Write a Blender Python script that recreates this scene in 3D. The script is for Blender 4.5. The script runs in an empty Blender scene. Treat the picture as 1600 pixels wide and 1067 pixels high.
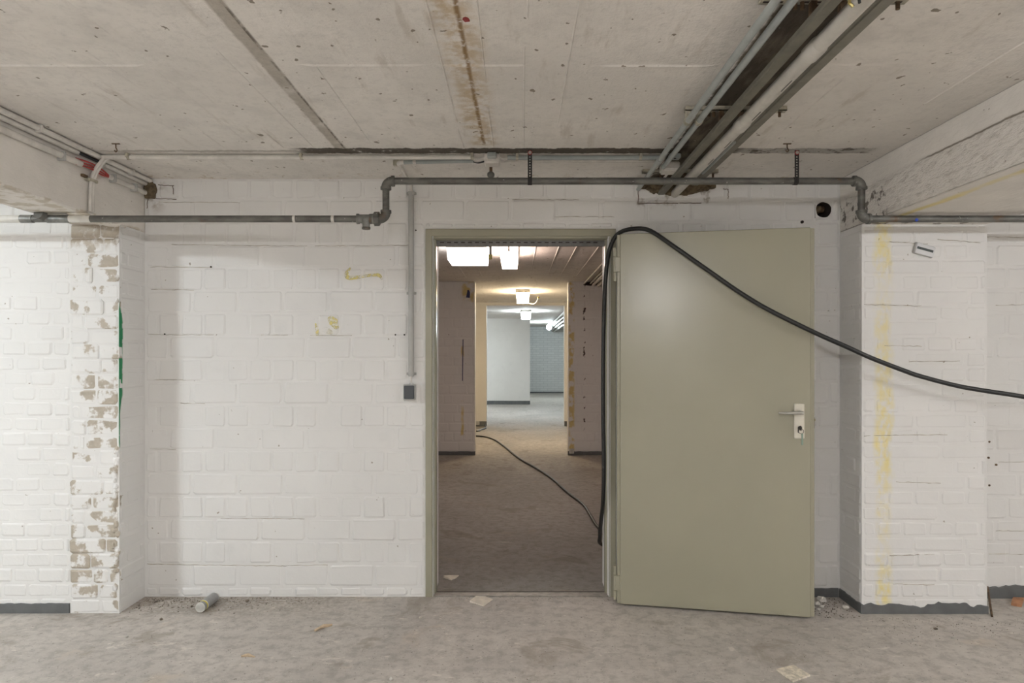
import bpy, bmesh, math, random
from mathutils import Vector, Matrix, noise as mnoise
random.seed(7)
SC = bpy.context.scene
COL = SC.collection

# ------------------------------------------------------------------ camera / world / exposure
CAMZ, F, U, V = 1.35, 1067.0, 809.0, 554.0          # eye height (m), focal length and vanishing point for a 1600 x 1067 frame
cd = bpy.data.cameras.new('camera'); cam = bpy.data.objects.new('camera', cd); COL.objects.link(cam)
cd.sensor_fit = 'HORIZONTAL'; cd.sensor_width = 36.0; cd.lens = 36.0 * F / 1600.0
cd.shift_x = -(U - 800) / 1600.0; cd.shift_y = (V - 533.5) / 1600.0
cd.clip_start = 0.02; cd.clip_end = 100
cam.location = (0, 0, CAMZ); cam.rotation_euler = (math.pi / 2, 0, 0)
SC.camera = cam
W = bpy.data.worlds.new('world'); SC.world = W; W.use_nodes = True
W.node_tree.nodes['Background'].inputs[0].default_value = (0.5, 0.5, 0.5, 1)
W.node_tree.nodes['Background'].inputs[1].default_value = 0.02
SC.view_settings.view_transform = 'Standard'; SC.view_settings.look = 'None'
SC.view_settings.gamma = 1.0; SC.view_settings.use_curve_mapping = False
SC.view_settings.exposure = 1.54
SC.cycles.max_bounces = 6; SC.cycles.diffuse_bounces = 5
SC.cycles.use_adaptive_sampling = True; SC.cycles.adaptive_threshold = 0.025
SC.cycles.sample_clamp_indirect = 6.0
SC.cycles.caustics_reflective = False; SC.cycles.caustics_refractive = False

# lamp radiances (colour, strength) of the fixtures and the added fill tubes
LAMP = {
    'left':  ((0.87, 0.95, 1.0), 95.0),
    'main':  ((0.965, 0.965, 0.985), 81.0),
    'right': ((0.95, 0.97, 1.0), 78.0),
    'white': ((1.0, 0.93, 0.92), 3.3),
    'pink':  ((1.0, 0.75, 0.64), 6.8),
    'warm':  ((1.0, 0.80, 0.53), 15.0),
    'cold':  ((0.82, 0.93, 1.0), 16.0),
    'far':   ((0.80, 0.94, 1.0), 135.0),
}

def P(px, py, Y):
    return Vector(((px - U) * Y / F, Y, CAMZ - (py - V) * Y / F))
def PF(px, py, z=0.0):                               # point on the floor (height z)
    Y = (CAMZ - z) * F / (py - V)
    return Vector(((px - U) * Y / F, Y, z))

# ------------------------------------------------------------------ node helper
class G:
    def __init__(s, name):
        s.m = bpy.data.materials.new(name); s.m.use_nodes = True
        s.t = s.m.node_tree; s.n = s.t.nodes; s.b = s.n['Principled BSDF']
        g = s.n.new('ShaderNodeNewGeometry'); s.pos = g.outputs['Position']
        x = s.n.new('ShaderNodeSeparateXYZ'); s.t.links.new(s.pos, x.inputs[0])
        s.x, s.y, s.z = x.outputs
    def put(s, sock, v):
        if isinstance(v, bpy.types.NodeSocket): s.t.links.new(v, sock)
        elif isinstance(v, (tuple, list)) and len(v) == 3 and sock.type == 'RGBA': sock.default_value = (*v, 1)
        else: sock.default_value = v
    def math(s, op, a, b=0.0, clamp=False):
        n = s.n.new('ShaderNodeMath'); n.operation = op; n.use_clamp = clamp
        s.put(n.inputs[0], a); s.put(n.inputs[1], b); return n.outputs[0]
    def vec(s, sx, sy, sz):
        n = s.n.new('ShaderNodeVectorMath'); n.operation = 'MULTIPLY'
        s.put(n.inputs[0], s.pos); n.inputs[1].default_value = (sx, sy, sz); return n.outputs[0]
    def noise(s, scale, detail=3, rough=0.55, vec=None, dist=0.0):
        n = s.n.new('ShaderNodeTexNoise'); n.inputs['Scale'].default_value = scale
        n.inputs['Detail'].default_value = detail; n.inputs['Roughness'].default_value = rough
        n.inputs['Distortion'].default_value = dist
        s.put(n.inputs['Vector'], vec if vec is not None else s.pos); return n.outputs[0]
    def step(s, v, lo, hi):                              # smoothstep, lo > hi inverts
        n = s.n.new('ShaderNodeMapRange'); n.interpolation_type = 'SMOOTHSTEP'
        s.put(n.inputs[0], v)
        if lo <= hi: a, b, c, d = lo, hi, 0, 1
        else: a, b, c, d = hi, lo, 1, 0
        n.inputs[1].default_value = a; n.inputs[2].default_value = b
        n.inputs[3].default_value = c; n.inputs[4].default_value = d; return n.outputs[0]
    def band(s, v, lo, hi, soft):
        return s.math('MULTIPLY', s.step(v, lo - soft, lo + soft), s.step(v, hi + soft, hi - soft))
    def mul(s, *a):
        r = a[0]
        for q in a[1:]: r = s.math('MULTIPLY', r, q)
        return r
    def wob(s, v, nz, amp):
        return s.math('ADD', v, s.math('MULTIPLY', s.math('SUBTRACT', nz, 0.5), amp))
    def mix(s, f, a, b):
        n = s.n.new('ShaderNodeMix'); n.data_type = 'RGBA'
        s.put(n.inputs[0], f); s.put(n.inputs[6], a); s.put(n.inputs[7], b); return n.outputs[2]
    def bump(s, h, strength=0.3, dist=0.004, prev=None):
        n = s.n.new('ShaderNodeBump'); n.inputs['Strength'].default_value = strength
        n.inputs['Distance'].default_value = dist; s.put(n.inputs['Height'], h)
        if prev is not None: s.t.links.new(prev, n.inputs['Normal'])
        return n.outputs[0]
    def out(s, col, rough=0.6, metal=0.0, normal=None, spec=0.5):
        s.put(s.b.inputs['Base Color'], col); s.put(s.b.inputs['Roughness'], rough)
        s.put(s.b.inputs['Metallic'], metal); s.b.inputs['Specular IOR Level'].default_value = spec
        if normal is not None: s.t.links.new(normal, s.b.inputs['Normal'])
        return s.m

def sc(c, k): return tuple(max(0, min(1, v * k)) for v in c)
def plain(name, c, rough=0.5, metal=0.0, vary=0.12, scale=18.0, bump=0.12, spec=0.5):
    g = G(name); n = g.noise(scale, 4); n2 = g.noise(scale * 7, 2)
    col = g.mix(g.step(n, 0.3, 0.7), sc(c, 1 - vary), sc(c, 1 + vary))
    return g.out(col, rough, metal, g.bump(n2, bump, 0.002) if bump else None, spec)

WHITE = (0.80, 0.79, 0.77)
def paint_wall(name, extra=None, base=WHITE, rgh=0.55):
    g = G(name)
    big = g.noise(1.3, 3); mid = g.noise(9, 4); fine = g.noise(70, 3); spk = g.noise(38, 2, 0.4)
    col = g.mix(g.step(big, 0.35, 0.65), sc(base, 0.955), base)
    col = g.mix(g.mul(g.step(mid, 0.55, 0.8), 0.35), col, sc(base, 0.86))
    col = g.mix(g.mul(g.step(spk, 0.76, 0.80), 0.8), col, (0.30, 0.25, 0.19))        # chips and specks
    if extra: col = extra(g, col)
    nb = g.bump(fine, 0.22, 0.003); nb = g.bump(mid, 0.35, 0.006, nb)
    return g.out(col, rgh, 0, nb, 0.35)

def x_yellow(g, col):                                    # sprayed yellow stripe down the right pier and under its beam
    n1 = g.noise(9, 3, vec=g.vec(1, 1, 0.55)); n2 = g.noise(3.2, 2, vec=g.vec(0.2, 0.2, 1)); n3 = g.noise(34, 3, vec=g.vec(1, 1, 0.6))
    xw = g.wob(g.x, n1, 0.07)
    m = g.band(xw, 1.868, 1.950, 0.020)
    m = g.mul(m, g.step(n2, 0.20, 0.70), g.step(n3, 0.25, 0.70), 0.75)
    return g.mix(m, col, (0.80, 0.66, 0.13))
def x_green(g, col):                                     # green spray along the edge of the left stub wall
    n1 = g.noise(16, 3)
    prof = g.mul(g.band(g.z, 1.10, 1.57, 0.07), 0.020)
    yy = g.math('SUBTRACT', g.wob(g.y, n1, 0.008), prof)
    m = g.mul(g.step(yy, 3.577, 3.566), g.step(g.x, XLG - .004, XLG - .0015), g.band(g.z, 0.86, 1.62, 0.04), g.step(g.noise(30, 2), 0.15, 0.35))
    return g.mix(m, col, (0.02, 0.22, 0.09))
def x_far(g, col):                                       # faded yellow marking stripes beside the second opening
    n1 = g.noise(10, 3); n2 = g.noise(3, 2, vec=g.vec(0.3, 0.3, 1))
    a = g.mul(g.band(g.wob(g.x, n1, 0.03), 0.69, 0.76, 0.012), g.step(n1, 0.42, 0.55))
    b = g.mul(g.band(g.wob(g.x, n1, 0.03), -0.76, -0.725, 0.006), g.step(n2, 0.48, 0.56), g.step(g.z, 1.75, 1.6))
    c = g.mul(g.band(g.wob(g.x, n1, 0.05), -0.74, -0.585, 0.02), g.step(g.wob(g.z, n1, 0.5), 2.02, 2.2), g.step(n1, 0.35, 0.6))
    m = g.mul(g.math('MAXIMUM', a, g.math('MAXIMUM', b, c)), 0.75)
    col = g.mix(m, col, (0.62, 0.47, 0.09))
    d = g.mul(g.band(g.wob(g.x, g.noise(20, 2), 0.05), 0.88, 0.905, 0.004), g.step(g.noise(13, 2), 0.55, 0.6))
    return g.mix(d, col, (0.10, 0.07, 0.06))
def x_scar(g, col):                                      # bare mortar showing through on the broken-off wall end
    n1 = g.noise(11, 5, 0.6); n2 = g.noise(30, 4, 0.6); n0 = g.noise(3.3, 2)
    edge = g.math('MAXIMUM', g.step(g.x, -2.285, -2.335), g.step(g.x, -2.15, -2.08))
    v = g.math('ADD', n1, g.math('ADD', g.mul(n0, 0.30), g.mul(edge, 0.05)))
    top = g.step(g.wob(g.z, n2, 0.10), 1.90, 1.95)
    m = g.math('MAXIMUM', g.step(v, 0.675, 0.75), g.mul(top, g.step(n2, 0.25, 0.5)))
    brown = g.mix(n2, (0.27, 0.22, 0.155), (0.56, 0.49, 0.39))
    return g.mix(g.mul(m, 0.88), col, brown)
def x_foam(g, col):                                      # dirty smears around the wall penetrations
    n1 = g.noise(14, 4)
    a = g.mul(g.band(g.wob(g.x, n1, 0.12), 0.68, 1.10, 0.02), g.step(g.wob(g.z, n1, 0.12), 2.15, 2.24), g.step(n1, 0.52, 0.66))
    b = g.mul(g.step(g.wob(g.x, n1, 0.2), -1.90, -2.02), g.step(g.wob(g.z, n1, 0.12), 2.12, 2.22), g.step(n1, 0.5, 0.68))
    return g.mix(g.mul(g.math('MAXIMUM', a, b), 0.7), col, (0.22, 0.16, 0.10))

XLG = -2.08
M = {}
M['brick'] = paint_wall('white_painted_brick', x_foam)
M['pier'] = paint_wall('white_painted_pier', x_yellow)
M['stub_side'] = paint_wall('white_painted_stub', x_green, sc(WHITE, 0.97))
M['scar'] = paint_wall('broken_wall_end', x_scar)
M['far_brick'] = paint_wall('far_white_brick', x_far)
M['far_plaster'] = paint_wall('far_plaster', None, (0.80, 0.78, 0.74))

def far_brick_tex():
    g = G('distant_brickwork'); b = g.n.new('ShaderNodeTexBrick')
    mp = g.n.new('ShaderNodeCombineXYZ'); g.put(mp.inputs[0], g.x); g.put(mp.inputs[1], g.z)
    g.put(b.inputs['Vector'], mp.outputs[0]); b.inputs['Scale'].default_value = 1
    b.inputs['Brick Width'].default_value = 0.26; b.inputs['Row Height'].default_value = 0.08
    b.inputs['Mortar Size'].default_value = 0.008
    b.inputs['Color1'].default_value = (0.66, 0.67, 0.66, 1); b.inputs['Color2'].default_value = (0.72, 0.73, 0.72, 1)
    b.inputs['Mortar'].default_value = (0.56, 0.57, 0.56, 1)
    return g.out(b.outputs[0], 0.6, 0, g.bump(b.outputs['Fac'], -0.5, 0.004))
M['distant'] = far_brick_tex()

def mat_ceiling(name, stains=True):
    g = G(name)
    base = (0.785, 0.75, 0.705)
    big = g.noise(1.1, 4, dist=0.4); mid = g.noise(6, 5, 0.6); fine = g.noise(90, 3)
    strk = g.noise(14, 4, 0.6, vec=g.vec(1, 0.18, 1)); spk = g.noise(24, 3, 0.5, vec=g.vec(1, 0.8, 1))
    col = g.mix(g.step(big, 0.35, 0.68), sc(base, 0.90), sc(base, 1.03))
    col = g.mix(g.mul(g.step(mid, 0.48, 0.72), 0.6), col, sc(base, 0.80))
    col = g.mix(g.mul(g.step(g.noise(38, 5, 0.7), 0.45, 0.72), 0.45), col, sc(base, 0.74))
    col = g.mix(g.mul(g.step(strk, 0.58, 0.72), 0.5), col, (0.50, 0.45, 0.39))
    col = g.mix(g.mul(g.step(spk, 0.685, 0.71), 0.85), col, (0.20, 0.165, 0.12))
    if stains:
        n1 = g.noise(20, 4, 0.6); n2 = g.noise(5, 4, 0.6); n3 = g.noise(45, 3, 0.6)
        # bare joint strip left of centre
        a = g.mul(g.band(g.wob(g.x, n1, 0.016), -0.868, -0.818, 0.006), g.step(n2, 0.24, 0.5), g.step(g.y, 3.29, 3.27))
        col = g.mix(g.mul(a, 0.8), col, g.mix(n3, (0.28, 0.245, 0.20), (0.50, 0.46, 0.40)))
        dk = g.mul(g.band(g.x, -0.826, -0.817, 0.004), g.step(n1, 0.42, 0.6), g.step(g.y, 3.29, 3.27))
        col = g.mix(g.mul(dk, 0.7), col, (0.12, 0.10, 0.08))
        # rust line near the middle
        xr = g.math('ADD', g.x, g.math('MULTIPLY', g.math('SUBTRACT', g.y, 1.9), -0.012))
        h = g.mul(g.band(g.wob(xr, n2, 0.10), -0.235, -0.125, 0.04), g.step(n1, 0.36, 0.62), g.step(g.y, 3.22, 3.16))
        col = g.mix(g.mul(h, 0.62), col, (0.45, 0.31, 0.13))
        k = g.mul(g.band(g.wob(xr, n1, 0.012), -0.180, -0.166, 0.005), g.step(n3, 0.3, 0.5), g.step(g.y, 3.22, 3.16))
        col = g.mix(g.mul(k, 0.85), col, (0.24, 0.14, 0.05))
        # groove across the ceiling: bare concrete and recess shadow painted as one dark line
        yw = g.wob(g.y, g.noise(9, 4, 0.7, vec=g.vec(1, 0.2, 1)), 0.07)
        d = g.mul(g.band(yw, 3.243, 3.325, 0.006), g.band(g.x, -1.06, 1.69, 0.05), g.step(n1, 0.2, 0.42))
        d = g.math('MULTIPLY', d, g.math('SUBTRACT', 1.0, g.mul(g.step(g.x, 1.02, 1.10), g.step(n1, 0.66, 0.5), 0.5)))
        col = g.mix(g.mul(d, 0.93), col, g.mix(n3, (0.022, 0.017, 0.012), (0.10, 0.078, 0.052)))
        d2 = g.mul(g.band(yw, 3.275, 3.305, 0.006), g.band(g.x, -2.0, -1.06, 0.05), g.step(n1, 0.25, 0.5))
        col = g.mix(g.mul(d2, 0.6), col, (0.27, 0.24, 0.20))
        # unpainted dark strip above the service run
        e = g.band(g.wob(g.x, n1, 0.03), 0.735, 0.985, 0.008)
        e = g.mul(e, g.step(g.wob(n3, n2, 0.3), 0.14, 0.30))
        bare = g.mix(g.step(g.noise(12, 4, 0.6, vec=g.vec(1, 0.25, 1)), 0.4, 0.72), (0.05, 0.038, 0.025), (0.20, 0.165, 0.12))
        col = g.mix(g.mul(e, 0.96), col, bare)
        # drips at the wall end of the rust
        q = g.mul(g.step(g.y, 3.60, 3.78), g.step(n1, 0.60, 0.70))
        col = g.mix(g.mul(q, 0.6), col, (0.40, 0.28, 0.14))
    nb = g.bump(fine, 0.5, 0.004); nb = g.bump(strk, 0.45, 0.010, nb); nb = g.bump(mid, 0.4, 0.012, nb)
    return g.out(col, 0.8, 0, nb, 0.2)
M['ceiling'] = mat_ceiling('whitewashed_concrete_ceiling')
M['far_ceiling'] = mat_ceiling('far_concrete_ceiling', False)

def mat_beam():
    g = G('whitewashed_beam'); base = (0.82, 0.785, 0.735)
    mid = g.noise(6, 4); fine = g.noise(80, 3); rough = g.noise(34, 4, 0.65, vec=g.vec(1, 0.35, 1)); spk = g.noise(26, 3, 0.5)
    lowr = g.step(g.x, 1.2, 1.5); low = g.mul(lowr, g.step(g.z, 2.23, 2.19), g.step(g.z, 2.031, 2.036))
    col = g.mix(g.step(mid, 0.4, 0.7), sc(base, 0.93), base)
    col = g.mix(g.mul(low, g.step(rough, 0.5, 0.68), 0.35), col, (0.42, 0.38, 0.33))
    col = g.mix(g.mul(g.step(spk, 0.73, 0.76), 0.7), col, (0.25, 0.21, 0.16))
    cr = g.mul(lowr, g.band(g.wob(g.z, g.noise(9, 3), 0.016), 2.211, 2.219, 0.003), g.step(g.y, 3.10, 2.95))
    col = g.mix(g.mul(cr, 0.85), col, (0.17, 0.14, 0.10))
    yl = g.mul(g.band(g.wob(g.x, g.noise(5, 3), 0.05), 1.86, 1.90, 0.015), g.step(g.z, 2.05, 2.04), g.step(g.noise(4, 3), 0.3, 0.6), 0.7)
    col = g.mix(yl, col, (0.72, 0.60, 0.17))
    # chipped corner above the right pier
    ch = g.mul(lowr, g.step(g.y, 3.30, 3.36), g.step(g.wob(g.z, mid, 0.1), 2.22, 2.16), g.step(g.noise(17, 4), 0.55, 0.62))
    col = g.mix(g.mul(ch, 0.85), col, (0.11, 0.09, 0.07))
    lf = g.mul(g.step(g.x, -1.9, -2.0), g.step(g.wob(g.z, g.noise(12, 3), 0.03), 2.045, 2.035), g.step(g.noise(15, 4), 0.45, 0.6))
    col = g.mix(g.mul(lf, 0.7), col, (0.50, 0.44, 0.34))
    nb = g.bump(fine, 0.3, 0.003); nb = g.bump(g.mul(rough, g.math('ADD', g.mul(low, 1.0), 0.2)), 0.9, 0.02, nb)
    return g.out(col, 0.8, 0, nb, 0.2)
M['beam'] = mat_beam()

def mat_floor(name, K, K2=None):
    g = G(name)
    base = sc((0.54, 0.50, 0.455), K)
    big = g.noise(0.8, 4, dist=0.8); mid = g.noise(4.5, 5, 0.62, dist=0.3); fine = g.noise(55, 3); spk = g.noise(120, 2)
    sw = g.noise(2.2, 4, 0.6, vec=g.vec(1, 0.45, 1), dist=1.2)
    col = g.mix(g.step(big, 0.3, 0.7), sc(base, 0.86), sc(base, 1.10))
    col = g.mix(g.mul(g.step(mid, 0.50, 0.78), 0.55), col, sc((0.40, 0.37, 0.34), K))
    col = g.mix(g.mul(g.step(sw, 0.55, 0.72), 0.40), col, sc((0.60, 0.555, 0.50), K))
    col = g.mix(g.mul(g.step(g.noise(3, 4, dist=0.5), 0.60, 0.72), 0.35), col, sc((0.56, 0.45, 0.33), K))
    col = g.mix(g.mul(g.step(spk, 0.66, 0.69), 0.7), col, sc((0.72, 0.68, 0.62), K))
    col = g.mix(g.mul(g.step(g.noise(60, 2), 0.67, 0.70), 0.7), col, (0.13, 0.11, 0.095))
    col = g.mix(g.mul(g.step(g.noise(17, 6, 0.7), 0.42, 0.66), 0.60), col, sc((0.31, 0.28, 0.25), K))
    col = g.mix(g.mul(g.step(g.noise(7, 5, 0.7, vec=g.vec(1, 2.2, 1), dist=1.5), 0.60, 0.67), 0.7), col, sc((0.70, 0.65, 0.58), K))
    col = g.mix(g.mul(g.step(g.noise(2.6, 5, 0.65, dist=0.8), 0.565, 0.65), 0.55), col, sc((0.31, 0.265, 0.215), K))
    d = g.mul(g.step(g.wob(g.y, mid, 0.35), 3.42, 3.72), g.step(g.y, 3.83, 3.81), g.step(g.x, -0.6, -1.2), g.step(fine, 0.3, 0.6))
    col = g.mix(g.mul(d, 0.55), col, (0.23, 0.19, 0.145))                           # swept-up dirt along the wall
    if K2:                                               # colour lightened towards the passage to imitate the brighter light there
        cl = g.n.new('ShaderNodeMix'); cl.data_type = 'RGBA'; cl.blend_type = 'MULTIPLY'; cl.inputs[0].default_value = 1.0; cl.clamp_result = True
        g.put(cl.inputs[6], col); f = g.step(g.wob(g.y, sw, 3.0), 6.2, 10.8)
        g.put(cl.inputs[7], g.mix(f, (1, 1, 1), (K2 / K,) * 3)); col = cl.outputs[2]
    nb = g.bump(fine, 0.25, 0.003); nb = g.bump(mid, 0.25, 0.008, nb)
    return g.out(col, 0.72, 0, nb, 0.3)
M['floor'] = mat_floor('worn_concrete_floor', 1.0)
M['floor_store'] = mat_floor('dimmed_brown_concrete_floor', 0.50, 0.90)  # darker copy of the floor, the rooms' dimmer light put into its colour

def mat_door():
    g = G('olive_grey_door_paint'); c = (0.345, 0.328, 0.248)
    a = g.noise(2, 3); b = g.noise(60, 3, vec=g.vec(1, 1, 0.25)); s = g.noise(25, 4, 0.6, vec=g.vec(3, 3, 0.5))
    col = g.mix(g.step(a, 0.2, 0.8), sc(c, 0.97), sc(c, 1.03))
    r = g.math('ADD', 0.225, g.mul(g.noise(5, 3), 0.03))
    return g.out(col, r, 0, g.bump(g.noise(7, 3), 0.05, 0.004, g.bump(b, 0.03, 0.001)), 0.5)
M['door'] = mat_door()
M['door_dark'] = plain('olive_door_edge', (0.30, 0.285, 0.205), 0.4, 0, 0.15)
def mat_galv():
    g = G('galvanised_pipe'); n = g.noise(22, 4, 0.6, vec=g.vec(0.4, 1, 1)); r = g.noise(9, 4, 0.65)
    col = g.mix(g.step(n, 0.3, 0.7), (0.095, 0.092, 0.082), (0.19, 0.187, 0.17))
    col = g.mix(g.mul(g.step(r, 0.58, 0.72), 0.75), col, (0.16, 0.10, 0.055))
    col = g.mix(g.mul(g.step(g.noise(60, 2), 0.70, 0.74), 0.7), col, (0.5, 0.49, 0.46))
    return g.out(col, 0.5, 0.35, g.bump(n, 0.15, 0.002))
M['galv'] = mat_galv()
M['galv_light'] = plain('bare_zinc_fitting', (0.21, 0.21, 0.195), 0.45, 0.4, 0.25, 30)
M['pipe_white'] = plain('white_painted_pipe', (0.68, 0.66, 0.61), 0.5, 0, 0.08)
M['conduit'] = plain('blue_grey_conduit', (0.36, 0.385, 0.375), 0.45, 0, 0.08)
M['conduit_white'] = plain('overpainted_conduit', (0.66, 0.63, 0.585), 0.6, 0, 0.1)
M['conduit_grey'] = plain('grey_wall_conduit', (0.43, 0.425, 0.405), 0.5, 0, 0.06)
M['trunk'] = plain('dark_grey_trunking', (0.155, 0.145, 0.115), 0.5, 0, 0.12)
M['channel'] = plain('grey_brown_channel', (0.20, 0.19, 0.155), 0.55, 0, 0.12)
M['pvc'] = plain('off_white_drain_pipe', (0.56, 0.535, 0.485), 0.45, 0, 0.07)
M['clip'] = plain('clip_steel', (0.45, 0.42, 0.34), 0.5, 0.3, 0.25, 40)
M['rust'] = plain('rusty_steel', (0.12, 0.075, 0.04), 0.7, 0.2, 0.4, 50)
M['black_strap'] = plain('black_strap', (0.015, 0.014, 0.013), 0.5, 0.0, 0.2)
M['cable'] = plain('black_rubber_cable', (0.016, 0.016, 0.016), 0.42, 0, 0.2, 40)
M['red'] = plain('red_cable', (0.38, 0.04, 0.035), 0.5, 0, 0.15)
M['foam'] = plain('brown_mortar_plug', (0.135, 0.10, 0.058), 0.9, 0, 0.4, 40, 0.6)
M['dark'] = plain('dark_cavity', (0.03, 0.02, 0.016), 0.9, 0, 0.3)
M['plinth'] = plain('dark_grey_plinth_paint', (0.125, 0.13, 0.13), 0.5, 0, 0.12, 14)
M['switch'] = plain('dark_grey_switch', (0.075, 0.083, 0.09), 0.4, 0, 0.05)
M['switch_base'] = plain('pale_grey_switch_base', (0.50, 0.50, 0.48), 0.45, 0, 0.05)
M['alu'] = plain('cream_handle_plate', (0.72, 0.68, 0.58), 0.35, 0.1, 0.05)
M['steel'] = plain('brushed_steel', (0.5, 0.49, 0.45), 0.35, 0.7, 0.1)
M['brass'] = plain('dull_brass', (0.36, 0.30, 0.12), 0.4, 0.6, 0.15)
M['key'] = plain('dark_keys', (0.06, 0.05, 0.04), 0.45, 0.4, 0.3)
M['tag'] = plain('pale_green_tag', (0.25, 0.34, 0.27), 0.4, 0, 0.1)
M['seal'] = plain('purple_grey_head_rail', (0.17, 0.165, 0.16), 0.5, 0.1, 0.15, 30)
M['threshold'] = plain('worn_threshold', (0.29, 0.265, 0.235), 0.5, 0.2, 0.2, 30)
M['can'] = plain('grey_can_body', (0.33, 0.33, 0.325), 0.4, 0.2, 0.08, 40)
M['can_yellow'] = plain('yellow_can_ring', (0.72, 0.62, 0.03), 0.45)
M['can_white'] = plain('white_can_base', (0.80, 0.78, 0.73), 0.5)
M['card'] = plain('beige_card', (0.74, 0.67, 0.57), 0.8, 0, 0.12, 25)
M['tile'] = plain('pale_stone_tile', (0.68, 0.62, 0.51), 0.7, 0, 0.25, 60)
M['brick_red'] = plain('orange_brick_chip', (0.42, 0.21, 0.11), 0.85, 0, 0.2)
M['rubble'] = plain('pale_rubble', (0.56, 0.53, 0.48), 0.9, 0, 0.2, 40, 0.5)
M['crumb'] = plain('dark_crumbs', (0.17, 0.14, 0.11), 0.9, 0, 0.5, 20, 0.4)
M['wood'] = plain('pale_splinter', (0.60, 0.47, 0.32), 0.8, 0, 0.2)
M['sticker'] = plain('white_plastic_plate', (0.66, 0.655, 0.66), 0.4, 0, 0.05)
M['sticker_band'] = plain('dark_green_band', (0.055, 0.07, 0.065), 0.5, 0, 0.4, 240)
M['fixture'] = plain('fixture_body', (0.55, 0.53, 0.49), 0.5, 0, 0.08)
M['blue'] = plain('blue_paint_dab', (0.02, 0.07, 0.45), 0.5)
M['blue_dark'] = plain('dark_blue_mark', (0.03, 0.035, 0.12), 0.6)
M['red_mark'] = plain('red_paint_dab', (0.28, 0.03, 0.03), 0.6)

def decal(name, c, lo=0.35, hi=0.6, scale=30, amt=0.85):
    g = G(name); n = g.noise(scale, 4, 0.6)
    g.out(c, 0.7); g.put(g.b.inputs['Alpha'], g.mul(g.step(n, lo, hi), amt)); return g.m
M['yellow_mark'] = decal('faded_yellow_spray', (0.80, 0.68, 0.17), 0.25, 0.75, 45, 0.75)

def emit(name, key):
    c, s = LAMP[key]; g = G(name); g.b.inputs['Base Color'].default_value = (0.8, 0.8, 0.8, 1)
    g.b.inputs['Emission Color'].default_value = (*c, 1); g.b.inputs['Emission Strength'].default_value = s
    return g.m
for k in LAMP: M['lamp_' + k] = emit('diffuser_' + k, k)

# ------------------------------------------------------------------ geometry helpers
def link(name, me, mat, parent=None):
    o = bpy.data.objects.new(name, me); COL.objects.link(o)
    if mat is not None and not me.materials: me.materials.append(mat)
    if parent is not None:
        o.parent = parent
        o.matrix_parent_inverse = pmat(parent).inverted()
    return o
def pmat(p):
    m = Matrix.LocRotScale(p.location, p.rotation_euler, p.scale)
    if p.parent: m = pmat(p.parent) @ p.matrix_parent_inverse @ m
    return m
def obj(name, bm, mat, parent=None, smooth=False):
    me = bpy.data.meshes.new(name); bmesh.ops.recalc_face_normals(bm, faces=bm.faces); bm.to_mesh(me); bm.free()
    if smooth:
        for p in me.polygons: p.use_smooth = True
        try: me.set_sharp_from_angle(angle=math.radians(40))
        except Exception: pass
    return link(name, me, M[mat] if isinstance(mat, str) else mat, parent)
def tag(o, label=None, cat=None, group=None, kind=None):
    if label: o['label'] = label
    if cat: o['category'] = cat
    if group: o['group'] = group
    if kind: o['kind'] = kind
    return o
def thing(name, loc, label, cat, group=None, rot=0.0):
    o = bpy.data.objects.new(name, None); COL.objects.link(o); o.empty_display_size = 0.05
    o.location = loc; o.rotation_euler = (0, 0, rot)
    return tag(o, label, cat, group)
def box(bm, x0, x1, y0, y1, z0, z1, bev=0.0, mat=None):
    vs = [bm.verts.new((x, y, z)) for x in (x0, x1) for y in (y0, y1) for z in (z0, z1)]
    fs = [(0, 1, 3, 2), (4, 6, 7, 5), (0, 4, 5, 1), (2, 3, 7, 6), (0, 2, 6, 4), (1, 5, 7, 3)]
    faces = [bm.faces.new([vs[i] for i in f]) for f in fs]
    if bev > 0:
        es = list({e for f in faces for e in f.edges})
        r = bmesh.ops.bevel(bm, geom=es, offset=bev, segments=1, affect='EDGES', profile=0.5)
        vs = list({v for f in r['faces'] for v in f.verts} | {v for v in vs if v.is_valid})
    if mat is not None: bmesh.ops.transform(bm, matrix=mat, verts=[v for v in vs if v.is_valid])
    return bm
def nb(*a, **k): return box(bmesh.new(), *a, **k)
def smooth_pts(pts, n=6):
    pts = [Vector(p) for p in pts]; out = []
    for i in range(len(pts) - 1):
        p0 = pts[max(i - 1, 0)]; p1 = pts[i]; p2 = pts[i + 1]; p3 = pts[min(i + 2, len(pts) - 1)]
        for k in range(n):
            t = k / n
            out.append(0.5 * ((2 * p1) + (p2 - p0) * t + (2 * p0 - 5 * p1 + 4 * p2 - p3) * t * t + (3 * p1 - p0 - 3 * p2 + p3) * t ** 3))
    out.append(pts[-1]); return out
def tube(bm, pts, r, seg=12, cap=True):
    pts = [Vector(p) for p in pts]; rs = r if isinstance(r, (list, tuple)) else [r] * len(pts)
    T = []
    for i in range(len(pts)):
        a = pts[max(i - 1, 0)]; b = pts[min(i + 1, len(pts) - 1)]; d = (b - a)
        T.append(d.normalized() if d.length > 1e-9 else Vector((0, 0, 1)))
    up = Vector((0, 0, 1)) if abs(T[0].z) < 0.9 else Vector((1, 0, 0))
    nrm = (up - T[0] * up.dot(T[0])).normalized(); rings = []
    for i, p in enumerate(pts):
        nrm = (nrm - T[i] * nrm.dot(T[i])).normalized(); bi = T[i].cross(nrm)
        rings.append([bm.verts.new(p + (nrm * math.cos(2 * math.pi * k / seg) + bi * math.sin(2 * math.pi * k / seg)) * rs[i]) for k in range(seg)])
    for a, b in zip(rings, rings[1:]):
        for k in range(seg): bm.faces.new((a[k], a[(k + 1) % seg], b[(k + 1) % seg], b[k]))
    if cap: bm.faces.new(rings[0]); bm.faces.new(rings[-1][::-1])
    return bm
def nt(*a, **k): return tube(bmesh.new(), *a, **k)
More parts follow.
